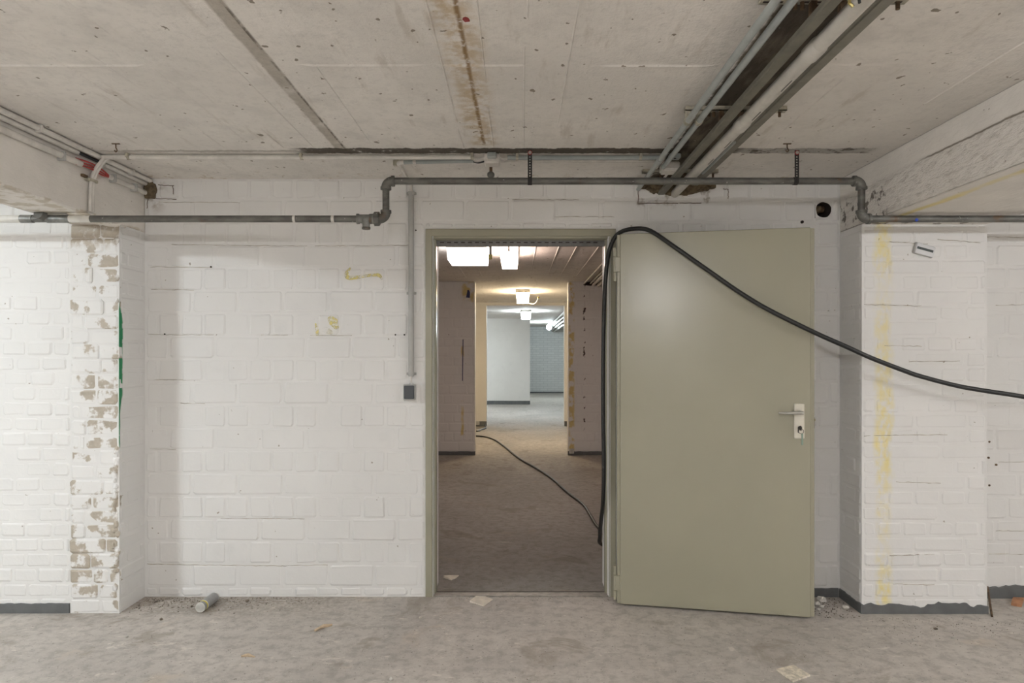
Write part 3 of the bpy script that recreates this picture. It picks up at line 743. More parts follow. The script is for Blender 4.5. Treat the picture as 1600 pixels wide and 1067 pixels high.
b = bmesh.new(); box(b, hx + .000, hx + .004, -.044, -.018, .966, .990, .001); box(b, hx - .012, hx - .008, -.042, -.030, .955, .985, .001)
tube(b, [(hx + .004 + .012 * math.cos(a), -.034, .962 + .012 * math.sin(a)) for a in [i * math.pi / 6 for i in range(13)]], .0014, 6)
dobj('key_bunch', b, 'key', pl)
dobj('key_tag', nb(hx + .004, hx + .013, -.038, -.034, .893, .952, .002), 'tag', pl)
dobj('strike_slot', nb(LW - .004, LW + .0025, .012, .024, .975, 1.030), 'dark'); dobj('latch', nb(LW - .002, LW + .006, .013, .023, 1.012, 1.022, .001), 'brass')
rnd = random.Random(4)
b = bmesh.new()
for i in range(16):                                  # small dents and scratches in the paint
    u, z = rnd.uniform(.03, LW - .05), rnd.uniform(.03, 1.95)
    if i < 9: u, z = rnd.uniform(.012, .05), rnd.uniform(1.70, 1.80)
    box(b, u, u + rnd.uniform(.002, .006), -.0006, .001, z, z + rnd.uniform(.002, .006))
dobj('paint_chips', b, 'door_dark')

# ------------------------------------------------------------------ galvanised water pipe
YPi = 3.29; zl, zu = P(0, 342, YPi).z, P(0, 283, YPi).z; r = .0168
xa, xe = P(603, 0, YPi).x, P(1346, 0, YPi).x; xt = P(572, 0, YPi).x; xu = P(589, 0, YPi).x
pipe = thing('water_pipe', (xa, YPi, zl), 'galvanised steel water pipe stepping up and down along the wall', 'pipe')
def pobj(n, b, m='galv', p=pipe): return obj(n, b, m, p, True)
pobj('pipe_run', nt([(-3.4, YPi, zl), (xt - .03, YPi, zl)], r, 16)); pobj('pipe_run', nt([(xa, YPi, zl + .03), (xa, YPi, zu - .03)], r, 16))
pobj('pipe_run', nt([(xa + .03, YPi, zu), (xe - .03, YPi, zu)], r, 16)); pobj('pipe_run', nt([(xe, YPi, zu - .03), (xe, YPi, zl + .03)], r, 16))
pobj('pipe_run', nt([(xe + .03, YPi, zl), (3.9, YPi, zl)], r, 16)); pobj('pipe_run', nt([(xt + .02, YPi, zl), (xa - .03, YPi, zl)], r, 16))
def elbow(c, d1, d2, R=.032):
    c, d1, d2 = Vector(c), Vector(d1), Vector(d2); e = pobj('elbow', nt(arc(c, d1, d2, R, 8), .0225, 16))
    for d in (d1, d2): pobj('bead', nt([c + d * (R - .004), c + d * (R + .009)], .0262, 16), 'galv', e)
X, Z = Vector((1, 0, 0)), Vector((0, 0, 1))
elbow((xa, YPi, zl), -X, Z); elbow((xa, YPi, zu), -Z, X); elbow((xe, YPi, zu), -X, -Z); elbow((xe, YPi, zl), Z, X)
b = bmesh.new(); tube(b, [(xt - .040, YPi, zl), (xt + .036, YPi, zl)], .0215, 16)
tube(b, [(xt, YPi, zl - .004), (xt, YPi, zl - .030), (xt, YPi, zl - .044)], [.024, .018, .018], 16)
te = pobj('tee', b, 'galv_light')
for a in (-.044, .032): pobj('bead', nt([(xt + a, YPi, zl), (xt + a + .010, YPi, zl)], .0255, 16), 'galv_light', te)
pobj('plug', nt([(xt, YPi, zl - .040), (xt, YPi, zl - .050)], .0205, 8), 'galv', te)
b = bmesh.new(); tube(b, [(xu - .012, YPi, zl), (xu + .012, YPi, zl)], .0345, 8); tube(b, [(xu - .034, YPi, zl), (xu - .010, YPi, zl)], .0245, 16)
obj('union', b, 'galv', pipe)
for (a, c, m) in ((-60, 33, 'pipe_white'), (108, 142, 'pipe_white')):
    pobj('paint_coat', nt([P(a, 342, YPi), P(c, 342, YPi)], r + .0012, 16), m)
pobj('coupling', nt([P(33, 342, YPi), P(52, 342, YPi)], r + .003, 16), 'galv_light')
b = nt([P(74, 342, YPi), P(109, 342, YPi)], r + .003, 16); pobj('coupling', b, 'galv_light')
cc = P(66, 337, YPi - .012); pobj('valve_boss', nt([cc, cc + Vector((-.004, -.022, .006))], [.030, .026], 14), 'galv')
pobj('paint_dab', nl(P(1432, 343, YPi - .013), (.009, .006, .009), 2, .4, 2), 'blue')
for (px, c) in ((458, .012), (518, .014)):
    pobj('paint_coat', nt([P(px, 342, YPi), P(px, 342, YPi) + X * c], r + .0008, 16), 'pipe_white')

# perforated hanger straps
for px, yb, lab in ((828, 287, 'black perforated strap holding the pipe above the doorway'), (1245, 288, 'black perforated strap holding the pipe above the open door leaf')):
    c = P(px, 262, YPi - .0195); t = thing('hanger_strap', (c.x, c.y, H), lab, 'strap', 'pipe hanger straps')
    b = bmesh.new(); w = .0105; n = 12; z0, z1 = zu - .012, H - .002; st = (z1 - z0) / n
    for i in range(n):                               # every cell is a plate with an eight-sided hole
        zc = z0 + st * (i + .5)
        for y in (c.y, c.y - .0015):
            O = [b.verts.new((c.x + p * w, y, zc + q * st / 2)) for p, q in ((1, 0), (1, 1), (0, 1), (-1, 1), (-1, 0), (-1, -1), (0, -1), (1, -1))]
            I = [b.verts.new((c.x + math.cos(k * math.pi / 4) * .0036, y, zc + math.sin(k * math.pi / 4) * .0036)) for k in range(8)]
            for k in range(8): b.faces.new((O[k], O[(k + 1) % 8], I[(k + 1) % 8], I[k]))
    obj('strip', b, 'black_strap', t)
    obj('loop', nt([(c.x - w, YPi, zu), (c.x + w, YPi, zu)], r + .0022, 18), 'black_strap', t, True)
    obj('screw', nt([(c.x, c.y + .002, H - .014), (c.x, c.y - .008, H - .014)], .0075, 10), 'steel', t, True)
    obj('washer', nt([(c.x, c.y - .001, H - .014), (c.x, c.y - .004, H - .014)], .011, 12), 'red_mark' , t)

# ------------------------------------------------------------------ conduits along the ceiling above the door
def clipobj(t, x, y, z, w=.013, rr=.0125, mat='clip'):
    b = bmesh.new(); tube(b, [(x - w / 2, y, z), (x + w / 2, y, z)], rr + .002, 12); box(b, x - w / 2, x + w / 2, y - rr - .012, y - rr + .004, z - .004, H - .001)
    return obj('clip', b, mat, t)
t = thing('cable_conduit', P(150, 244, 3.32), 'overpainted white conduit along the ceiling left of the junction box', 'conduit')
cz = H - .016
obj('tube', nt([(P(150, 0, 3.32).x, 3.335, cz), (P(738, 0, 3.32).x, 3.335, cz)], .0115, 12), 'conduit_white', t, True)
for px in (195, 468, 737): clipobj(t, P(px, 0, 3.3).x, 3.335, cz)
t = thing('cable_conduit', P(620, 254, 3.40), 'short grey conduit turning down to the light switch drop', 'conduit')
x0, x1 = P(628, 0, 3.40).x, P(740, 0, 3.40).x
obj('tube', nt([(x0, 3.402, H - .022), (x1, 3.385, H - .020)], .0100, 12), 'conduit', t, True)
obj('elbow', nt(arc((x0 - .020, 3.402, H - .022), X, Vector((0, 1, 0)), .03, 6), .0125, 12), 'conduit_white', t, True)
obj('coupling', nt([(P(645, 0, 3.4).x, 3.4, H - .022), (P(650, 0, 3.4).x, 3.4, H - .022)], .0122, 12), 'conduit_white', t, True)
obj('cross_tube', nt([(x0 - .020, 3.432, H - .022), (x0 - .024, 3.79, H - .024)], .0085, 10), 'conduit_white', t, True)
obj('clip', nb(x0 - .05, x0 - .02, 3.43, 3.45, H - .03, H - .001, .002), 'clip', t)
t = thing('cable_conduit', P(792, 247, 3.35), 'grey conduit along the ceiling right of the junction box', 'conduit')
obj('tube', nt([(P(793, 0, 3.34).x, 3.345, cz), (P(1035, 0, 3.34).x, 3.345, cz)], .0115, 12), 'conduit', t, True)
for px in (808, 1003): clipobj(t, P(px, 0, 3.3).x, 3.345, cz)
t = thing('cable_conduit', P(792, 253, 3.41), 'white flat conduit just behind the grey one above the doorway', 'conduit')
obj('tube', nb(P(793, 0, 3.4).x, P(1028, 0, 3.4).x, 3.392, 3.414, H - .022, H - .001, .003), 'conduit_white', t)
t = thing('junction_box', P(769, 249, 3.36), 'pale square junction box on the ceiling with loose cables', 'junction box')
jx = P(769, 0, 3.34).x
obj('body', nb(jx - .038, jx + .038, 3.315, 3.392, H - .046, H - .001, .005), 'conduit_white', t); obj('lid', nb(jx - .034, jx + .034, 3.319, 3.388, H - .050, H - .045, .002), 'conduit_white', t)
obj('gland', nb(jx - .022, jx + .022, 3.285, 3.316, H - .030, H - .004, .004), 'conduit', t)
for i, (a, b_) in enumerate((((-.038, 3.33, -.02), (-.10, 3.34, -.014)), ((-.038, 3.36, -.028), (-.10, 3.385, -.020)), ((-.038, 3.345, -.034), (-.10, 3.384, -.022)), ((.038, 3.37, -.026), (.082, 3.40, -.014)), ((.038, 3.33, -.02), (.075, 3.345, -.016)))):
    p = Vector((jx + a[0], a[1], H + a[2])); q = Vector((jx + b_[0], b_[1], H + b_[2])); mid = (p + q) / 2 + Vector((0, .004 * (-1) ** i, -.006))
    obj('cable', nt(smooth_pts([p, mid, q], 4), .0042, 8), 'conduit_white' if i != 2 else 'cable', t, True)
t = thing('ceiling_stub', P(767, 270, 3.62), 'rusty round stub hanging under the ceiling below the junction box', 'pipe stub')
sx = P(767, 0, 3.55).x
obj('stem', nt([(sx, 3.55, H - .001), (sx, 3.55, H - .035)], .008, 10), 'rust', t, True); obj('ball', nl((sx, 3.55, H - .045), (.020, .020, .018), 2, .08), 'galv', t, True)

# switch drop on the wall
sw = thing('switch_conduit', P(643, 300, 3.79), 'vertical grey conduit on the wall running down to the light switch', 'conduit')
cx = P(642.5, 0, 3.79).x; zt, zb = P(0, 303, 3.79).z, P(0, 588, 3.79).z; yc = YW - .022
obj('tube', nt([(cx, yc, zt), (cx, yc, zb)], .0150, 14), 'conduit_grey', sw, True)
obj('cable', nt(smooth_pts([(cx, 3.79, H - .024), (cx, yc + .004, H - .05), (cx, yc, zt - .01)], 5), .0085, 10), 'conduit_white', sw, True)
obj('cable', nt([(cx, yc, zb + .01), (cx, yc + .004, P(0, 603, 3.79).z)], .0055, 8), 'conduit_white', sw, True)
for py in (302, 458, 584):
    z = P(0, py, 3.79).z; b = nt([(cx, yc, z - .008), (cx, yc, z + .008)], .0185, 14); box(b, cx - .026, cx + .026, yc + .006, YW - .002, z - .007, z + .007); obj('clip', b, 'conduit_grey', sw)
s = thing('light_switch', P(639.5, 625, 3.80), 'dark grey rocker light switch beside the door frame', 'switch')
c = P(639.5, 613, YW - .03)
obj('base', nb(c.x - .034, c.x + .034, YW - .034, YW - .003, c.z - .044, c.z + .044, .004), 'switch_base', s)
obj('rocker', nb(c.x - .029, c.x + .029, YW - .044, YW - .033, c.z - .036, c.z + .038, .004), 'switch', s)
obj('cable_entry', nt([(c.x + .010, yc + .004, c.z + .042), (c.x + .010, yc + .004, c.z + .052)], .010, 10), 'switch_base', s)

# ------------------------------------------------------------------ service run at the upper right
YN = -0.6
def run(name, x, z, rr, mat, label, cat='conduit', y0=YN, y1=3.83, grp='service run under the ceiling'):
    t = thing(name, (x, y1, z), label, cat); obj('tube', nt([(x, y0, z), (x, y1, z)], rr, 14), mat, t, True); return t
t1 = run('service_conduit', 0.672, 2.272, .0118, 'conduit', 'leftmost blue grey conduit of the overhead service run')
t2 = run('service_conduit', 0.716, 2.272, .0118, 'conduit', 'second blue grey conduit beside the dark ceiling strip', y1=3.358)
for tt, xx in ((t1, .672), (t2, .716)):
    for yy in (1.30, 2.70): 
        b = nt([(xx, yy - .012, 2.272), (xx, yy + .012, 2.272)], .0155, 12); box(b, xx - .010, xx + .010, yy - .010, yy + .010, 2.284, H - .018); obj('clip', b, 'clip', tt)
obj('coupling', nt([(.672, 3.22, 2.272), (.672, 3.30, 2.272)], .014, 14), 'conduit', t1, True)
t = thing('cable_trunking', (0.805, 3.8, 2.25), 'dark grey trunking beside the white drain pipe overhead', 'trunking')
obj('body', nb(.782, .817, 1.02, 3.815, 2.240, 2.262, .004), 'trunk', t); obj('seam', nb(.8155, .8185, 1.02, 3.81, 2.243, 2.247), 'channel', t)
for i in range(6): obj('cable_end', nt(smooth_pts([(.79 + i * .005, 1.03, 2.235), (.80 + i * .006, 1.60 - .04 * (i % 3), 2.222 - .002 * i), (.82 + i * .006, 1.67 - .02 * i, 2.20)], 4), .004, 6), ('brass', 'cable', 'conduit_grey')[i % 3], t, True)
t = thing('drain_pipe', (0.874, 3.82, 2.25), 'off white plastic drain pipe with printed marks in the service run', 'pipe')
obj('tube', nt([(.874, YN, 2.248), (.874, 3.83, 2.248)], .0235, 18), 'pvc', t, True)
for yy in (1.97, 2.62):
    obj('socket', nt([(.874, yy, 2.248), (.874, yy + .012, 2.248), (.874, yy + .075, 2.248)], [.0235, .0275, .0275], 18), 'pvc', t, True)
for yy in (2.18, 2.46, 2.80, 3.05, 3.40):
    obj('print', nb(.8735, .8765, yy, yy + .09, 2.2238, 2.2250), 'cable', t)
t = thing('cable_duct', (0.985, 3.81, 2.30), 'grey brown flat duct on the right edge of the service run', 'trunking')
obj('body', nb(.958, 1.000, YN, 3.815, H - .045, H - .0215, .004), 'channel', t); obj('cover', nb(.930, .944, YN, 3.6, 2.272, 2.285, .002), 'trunk', t)
run('service_conduit', .935, 2.268, .0085, 'conduit', 'thin grey conduit right of the white drain pipe', y0=2.95, y1=3.45)
for yy, lab in ((1.86, 'slotted rail across the service run at the picture top'), (2.70, 'slotted steel rail holding the conduits midway along the run'), (3.62, 'slotted steel rail of the service run next to the wall')):
    t = thing('mounting_rail', (.85, yy, H), lab, 'rail', 'mounting rails')
    b = bmesh.new(); box(b, .660, 1.060, yy - .014, yy + .014, H - .020, H - .016); box(b, .660, 1.060, yy - .014, yy - .011, H - .020, H - .001); box(b, .660, 1.060, yy + .011, yy + .014, H - .020, H - .001)
    obj('channel', b, 'clip', t)
    b = bmesh.new(); x = .66
    while x < 1.05:
        box(b, x + .008, x + .026, yy - .004, yy + .004, H - .0206, H - .0195); x += .036
    obj('slot_row', b, 'dark', t)
    for xx in (.756, .775, .842, 1.035):
        obj('bolt', nt([(xx, yy, H - .014), (xx, yy, H - .040)], .006, 8), 'rust', t)
    obj('hanger', nb(.796, .812, yy - .010, yy + .010, 2.258, H - .018), 'rust', t); obj('hanger', nb(.876, .892, yy - .010, yy + .010, 2.268, H - .018), 'rust', t)
t = thing('junction_box', (.80, 3.36, H), 'white junction box beside the conduit ends under the service run', 'junction box')
obj('body', nb(.715, .800, 3.36, 3.45, 2.262, 2.302, .006), 'conduit_white', t); obj('lid', nb(.720, .795, 3.365, 3.445, 2.256, 2.263, .003), 'conduit_white', t)
obj('bracket', nb(.735, .790, 3.30, 3.345, H - .028, H - .006, .004), 'conduit', t); obj('gland', nt([(.762, 3.31, H - .03), (.762, 3.31, H - .006)], .006, 8), 'dark', t)
obj('cable', nt([(.765, 3.45, 2.275), (.758, 3.62, 2.262)], .006, 8), 'conduit_white', t, True)
# mortar plug where the run enters the wall
b = bmesh.new(); lump(b, (.885, YW + .004, 2.300), (.195, .040, .062), 4, .18, 3)
for i in range(14): lump(b, (.70 + .375 * i / 13, YW - .006, 2.252 + .035 * (abs(i - 6.5) / 6.5) ** 2 + random.uniform(-.006, .006)), (.026, .020, .016), i, .6, 2)
for v in b.verts: v.co.z = min(v.co.z, H - .001)
pg = obj('mortar_plug', b, 'foam', None, True); tag(pg, 'brown crumbly mortar plug where the service run enters the wall', 'mortar')
b = bmesh.new()
for (u0, v0, u1, v1) in ((997, 292, 997, 318), (997, 318, 1060, 317), (1130, 295, 1138, 296), (1138, 296, 1138, 311), (1062, 317, 1096, 317)):
    p, q = P(u0, v0, YW - .006), P(u1, v1, YW - .006); n = 8; pts = [p.lerp(q, i / n) + Vector((random.uniform(-.002, .002), 0, random.uniform(-.002, .002))) for i in range(n + 1)]
    tube(b, pts, .0019, 5)
obj('cracked_joint', b, 'rust', wall_back)
b = bmesh.new()
for (u0, v0, u1, v1) in ((247, 289, 272, 290), (270, 290, 271, 304), (240, 310, 276, 311), (231, 310, 230, 326)):
    p, q = P(u0, v0, YW - .006), P(u1, v1, YW - .006); n = 8; pts = [p.lerp(q, i / n) + Vector((random.uniform(-.002, .002), 0, random.uniform(-.002, .002))) for i in range(n + 1)]
    tube(b, pts, .0018, 5)
obj('cracked_joint', b, 'rust', wall_back)

# hook and nails in the ceiling
for px, py, lab in ((1230, 224, 'small rusty hook in the ceiling near the right strap'), (181, 224, 'thin rusty nail hook in the ceiling near the left corner')):
    Yc = (H - CAMZ) * F / (V - py); x = (px - U) * Yc / F
    t = thing('ceiling_hook', (x, Yc, H), lab, 'hook', 'ceiling hooks')
    obj('shank', nt([(x, Yc, H + .002), (x, Yc, H - .022)], .003, 6), 'rust', t); obj('bend', nt(smooth_pts([(x, Yc, H - .020), (x + .006, Yc, H - .032), (x, Yc, H - .040), (x - .006, Yc, H - .032)], 4), .0028, 6), 'rust', t)
    obj('plate', nb(x - .018, x + .018, Yc - .004, Yc + .004, H - .004, H - .0005), 'rust', t)

# ------------------------------------------------------------------ conduits on the left beam
def brun(x, z, y0, y1, rr, mat, t, nm='tube'): return obj(nm, nt([(x, y0, z), (x, y1, z)], rr, 12), mat, t, True)
t = thing('beam_conduit', (XL + .03, 3.8, H - .05), 'upper overpainted conduit in the corner of left beam and ceiling', 'conduit')
brun(XL + .040, H - .016, YN, 3.79, .0125, 'conduit_white', t); 
for yy in (2.9, 3.6): obj('clip', nb(XL + .024, XL + .056, yy, yy + .014, H - .034, H - .001), 'conduit_white', t)
t = thing('beam_conduit', (XL + .015, 3.8, H - .05), 'middle conduit along the left beam side below the ceiling', 'conduit')
brun(XL + .015, H - .032, YN, 3.20, .0130, 'conduit_white', t); brun(XL + .015, H - .032, 3.40, 3.80, .0125, 'conduit_white', t); brun(XL + .015, H - .030, 3.18, 3.44, .0075, 'cable', t, 'cable')
t = thing('beam_conduit', (XL + .015, 3.8, H - .09), 'lowest conduit on the left beam side with red cables in its gap', 'conduit')
brun(XL + .018, H - .080, YN, 3.22, .0150, 'conduit_white', t); brun(XL + .016, H - .082, 3.44, 3.80, .0130, 'conduit_white', t)
for dz, dx in ((0, 0), (-.013, .002), (.012, .004)):
    obj('red_cable', nt(smooth_pts([(XL + .018 + dx, 3.18, H - .078 + dz), (XL + .024 + dx, 3.28, H - .072 + dz), (XL + .020 + dx, 3.38, H - .078 + dz), (XL + .016, 3.46, H - .082)], 4), .0042, 8), 'red', t, True)
for yy in (3.08, 3.47, 3.66): obj('clip', nb(XL + .001, XL + .036, yy, yy + .013, H - .104, H - .062, .002), 'conduit_grey', t)
t = thing('drop_conduit', P(144, 335, 3.31), 'vertical pair of overpainted cables dropping down the left beam', 'conduit')
for dx, dy in ((.014, 0), (.014, .018)):
    obj('cable', nt(smooth_pts([(XL + .062, 3.335 + dy, H - .018), (XL + .052, 3.325 + dy, H - .040), (XL + .030, 3.312 + dy, H - .085), (XL + dx, 3.305 + dy, H - .15), (XL + dx, 3.300 + dy, BB + .01)], 5), .0085, 10), 'conduit_white', t, True)
obj('clip', nb(XL + .001, XL + .026, 3.275, 3.345, P(0, 282, 3.31).z - .007, P(0, 282, 3.31).z + .007, .002), 'clip', t)
obj('wedge', nb(XL + .001, XL + .016, 3.245, 3.282, P(0, 279, 3.31).z - .006, P(0, 279, 3.31).z + .008, .002), 'rust', t)
b = bmesh.new(); lump(b, (XL + .035, YW - .004, H - .062), (.036, .028, .052), 6, .35, 3)
o = obj('mortar_plug', b, 'foam', None, True); tag(o, 'dark brown foam plug where the left conduits enter the wall', 'mortar')
b = bmesh.new()
for i in range(7): lump(b, (XL - .02 + random.uniform(-.06, .02), 3.30 + .05 * i, BB - .004), (.05, .04, .010), i + 30, .5, 2)
obj('plaster_edge', b, 'beam', beam_l)

# ------------------------------------------------------------------ black power cable over the door and across the next room
pts = [PF(*q, .012) for q in ((742, 681), (769, 685.6), (787, 697), (810, 715.5), (836, 730.5), (862, 747.5), (885, 768), (911, 788), (923, 806), (934, 823))]
pts = [Vector((-1.4, 11.1, .012))] + pts + [Vector((.68, 5.0, .012)), Vector((.74, 4.70, .02)), Vector((.69, 4.42, .07))]
pts += [P(*q) for q in ((940, 850, 4.22), (937.5, 838, 4.06), (939, 815, 3.93), (942.5, 780, 3.80), (943.5, 720, 3.782), (942.5, 650, 3.780), (942.5, 560, 3.780), (944, 480, 3.780), (946.5, 430, 3.778), (950.5, 398, 3.772), (956, 380, 3.765), (963, 368, 3.752), (973, 361, 3.730), (987, 357.8, 3.695), (1003, 357.2, 3.655), (1020, 362.5, 3.615), (1050, 383, 3.578), (1100, 418, 3.535), (1150, 453, 3.50), (1200, 483.5, 3.465), (1276, 521, 3.42), (1321, 541, 3.41), (1362, 559.5, 3.41), (1415, 580, 3.41), (1437, 587.5, 3.41), (1494, 602.5, 3.41), (1542, 611, 3.40), (1600, 620, 3.38))]
pts += [Vector((2.9, 3.3, 1.06)), Vector((3.5, 3.1, .92)), Vector((4.3, 2.8, .5)), Vector((4.8, 2.6, .02)), Vector((5.4, 2.2, .012))]
o = obj('power_cable', nt(smooth_pts(pts, 6), .0118, 10), 'cable', None, True)
tag(o, 'thick black rubber cable draped over the open door and along the next floor', 'cable')
pts = [PF(742, 673.5, .01), PF(751, 671.5, .01), PF(757, 669.5, .01), PF(759.5, 668.2, .012), P(757, 662.5, 12.79)]
o = obj('extension_cable', nt(smooth_pts([Vector((-1.4, 12.2, .01))] + pts, 5), .011, 8), 'cable', None, True); tag(o, 'thin black cable running to the socket at the passage wall', 'cable')
for px, py, yy, lab in ((746.5, 661, Y3, 'small white socket on the plinth left of the passage end'), (893, 704.5, Y2, 'small white socket on the plinth right of the second opening')):
    c = P(px, py, yy - .012); t = thing('wall_socket', (c.x, yy - .01, c.z - .03), lab, 'socket', 'plinth sockets')
    s = .032
    obj('box', nb(c.x - s, c.x + s, yy - .040, yy - .0095, c.z - s, c.z + s, .004), 'switch_base', t); obj('insert', nt([(c.x, yy - .042, c.z), (c.x, yy - .036, c.z)], s * .62, 14), 'conduit_grey', t)

# conduits beyond the doorway
for i, (xx, rr, zz) in enumerate(((.890, .012, 2.305), (.975, .012, 2.305), (1.01, .020, 2.285), (1.075, .022, 2.28), (1.14, .022, 2.275))):
    t = thing('ceiling_conduit', (xx, Y2, zz), ('first', 'second', 'third', 'fourth', 'fifth')[i] + ' conduit from the left under the ceiling beyond the doorway', 'conduit', 'conduits beyond the doorway')
    obj('tube', nt([(xx, YW2 + .02, zz), (xx, Y2 + .01, zz)], rr, 10), 'conduit_white', t, True)
    obj('clip', nb(xx - rr - .004, xx + rr + .004, 6.6, 6.62, zz - rr - .003, H - .001), 'clip', t)
t = thing('mounting_rail', (.95, 6.6, H), 'short rail across the conduits beyond the doorway', 'rail', 'mounting rails')
obj('channel', nb(.84, 1.2, 6.59, 6.63, H - .014, H - .001), 'fixture', t); obj('slot_row', nb(.85, 1.19, 6.606, 6.614, H - .0146, H - .0135), 'dark', t)
o = obj('mortar_plug', nl((.98, Y2, H - .03), (.11, .03, .03), 12, .3), 'dark', None); tag(o, 'dark ragged opening in the wall top around conduits beyond the doorway', 'mortar')
for i, (xx, zz) in enumerate(((1.02, 2.27), (1.10, 2.24), (1.17, 2.20), (1.25, 2.16), (1.30, 2.25))):
    t = thing('far_conduit', (xx, Y5, zz), ('upper left', 'second', 'middle', 'lowest', 'outer right')[i] + ' shiny conduit in the cold lit far room', 'conduit', 'far room conduits')
    obj('tube', nt([(xx, Y3 + .3, zz), (xx, Y5 - .01, zz)], .03, 8), 'steel', t, True); obj('clip', nt([(xx, 17, zz), (xx, 17.04, zz)], .034, 8), 'clip', t)
t = thing('lamp_cable', P(828, 474, 10.4), 'thin pale cable looping from the passage lamp to the ceiling', 'cable')
obj('wire', nt(smooth_pts([P(826, 474, 10.4), P(833, 475, 10.4), P(838, 472, 10.3), P(841, 466, 10.2)], 5), .006, 6), 'conduit_white', t, True); obj('anchor', nl(P(841, 465, 10.2), .018, 1, .1, 1), 'brass', t)

# ------------------------------------------------------------------ small things
# spray can
n0 = PF(313, 949, .027); n1 = PF(331.5, 935.5, .027); ax = (n1 - n0).normalized(); L = .160; n1 = n0 + ax * L
t = thing('spray_can', (n0.x, n0.y, 0), 'grey spray can with a yellow ring lying on the floor by the wall', 'can')
def cyl(a, c, r0, r1=None, s=24): return nt([n0 + ax * a, n0 + ax * c], [r0, r1 or r0], s)
obj('body', cyl(.030, L - .012, .0265), 'can', t, True); obj('shoulder', cyl(.001, .022, .0262), 'can', t, True)
obj('yellow_ring', cyl(.022, .030, .0268), 'can_yellow', t, True); obj('white_ring', cyl(.031, .036, .0267), 'can_white', t, True)
b = nt([n0 + ax * .0, n0 + ax * -.004, n0 + ax * -.004, n0 + ax * .003], [.0262, .0245, .021, .018], 24); obj('base', b, 'can_white', t, True)
obj('rim', cyl(L - .012, L, .0268, .024), 'can_white', t, True)
obj('label_panel', nb(-.004, .006, -.0272, -.0260, .05, .12), 'can_white', t).matrix_local = Matrix.Translation(n0) @ ax.to_track_quat('Z', 'Y').to_matrix().to_4x4() @ Matrix.Rotation(2.6, 4, 'Z')

# plate stuck to the pier
t = thing('name_plate', P(1443, 391, YP - .01), 'small tilted white plate with a dark band on the pier', 'sign')
c = P(1443, 391, YP - .006); R = Matrix.Translation(c) @ Matrix.Rotation(math.radians(15.5), 4, 'Y')
def rb(name, mat, *a, **k):
    b = nb(*a, **k); bmesh.ops.transform(b, matrix=R, verts=b.verts); return obj(name, b, mat, t)
rb('back_tray', 'conduit_grey', -.053, .050, -.010, .003, -.029, .029, bev=.002); rb('face', 'sticker', -.048, .051, -.014, -.008, -.027, .027, bev=.002); rb('dark_band', 'sticker_band', -.043, .043, -.0146, -.013, -.004, .0085)

def slab(name, corners, th, mat, label, cat, lift=0.0, grp=None):
    b = bmesh.new(); lo = [b.verts.new(Vector(c) + Vector((0, 0, .0005))) for c in corners]; up = [b.verts.new(Vector(c) + Vector((0, 0, th + lift * (i == 0)))) for i, c in enumerate(corners)]
    n = len(corners)
    for i in range(n): b.faces.new((lo[i], lo[(i + 1) % n], up[(i + 1) % n], up[i]))
    b.faces.new(up); b.faces.new(lo[::-1])
    o = obj(name, b, mat); return tag(o, label, cat, grp)
slab('cardboard_piece', [PF(*q) for q in ((734, 941), (748, 928.5), (770, 937), (756, 947.5))], .004, 'card', 'beige square card lying before the door threshold', 'card', .006)
slab('stone_tile', [PF(*q) for q in ((1213, 1048), (1240, 1041), (1266, 1057), (1239, 1066)) ], .008, 'tile', 'pale speckled tile lying on the floor at lower right', 'tile')
slab('brick_chip', [PF(*q) for q in ((1580, 946), (1583, 937), (1600, 938), (1596, 949))], .016, 'brick_red', 'orange brick chip on the floor at far right', 'brick chip')
slab('cardboard_piece', [PF(*q) for q in ((693, 903), (704, 900), (717, 900), (712, 904), (705, 907))], .006, 'card', 'crumpled beige scrap on the floor just inside the doorway', 'card', .01)
a, c = PF(1550, 963, .004), P(1543, 917, YW - .06)
o = obj('metal_rod', nt([a, c], .0055, 8), 'rust'); tag(o, 'thin rusty rod leaning against the right pier edge', 'rod')
stones = ((1283, 933, .026), (1276, 941, .018), (1284, 946, .014), (1279, 950, .013), (1321, 946, .020), (1462, 981, .010), (1488, 995, .008), (657, 963, .011), (612, 1059, .012), (521, 1024, .007), (198, 993, .010), (240, 1011, .006), (1270, 947, .012), (1427, 998, .007), (252, 966, .010), (300, 946, .009), (386, 937, .012))
names = ('largest pale rubble lump beside the open door edge', 'pale rubble lump against the open door edge', 'small pale rubble bit under the largest lump', 'lowest rubble bit beside the open door edge', 'flat pale flake against the pier side plinth', 'dark crumb on the floor before the right pier', 'small grey crumb on the floor right of the pier middle', 'white crumb on the floor left of the threshold', 'white crumb at the bottom picture edge', 'tiny pale crumb at lower left centre', 'pale crumb on the floor before the left plinth', 'tiny pale crumb left of the can', 'rubble bit touching the open door corner', 'grey crumb before the pier plinth', 'dark crumb between stub wall and can', 'dark crumb just left of the can', 'dark crumb at the wall right of the can')
for i, ((px, py, s), lab) in enumerate(zip(stones, names)):
    c = PF(px, py + s * 120, s * .55); dk = 'dark' in lab
    o = obj('rubble_stone', nl((c.x, c.y, s * .55), (s, s * .8, s * .62), i + 50, .45, 2 if s > .015 else 1), 'crumb' if dk else 'rubble'); tag(o, lab, 'rubble', 'rubble stones on the floor')
t1 = tag(obj('wood_splinter', nt([PF(492, 985, .006), PF(505, 978, .008), PF(519, 976, .005)], [.006, .009, .005], 5), 'wood'), 'pale wood splinter on the floor left of the doorway', 'splinter')
t1 = tag(obj('wood_splinter', nt([PF(377, 1025, .004), PF(388, 1023, .007), PF(398, 1026, .003)], [.004, .008, .003], 5), 'wood'), 'pale wood splinter on the floor below the can', 'splinter')
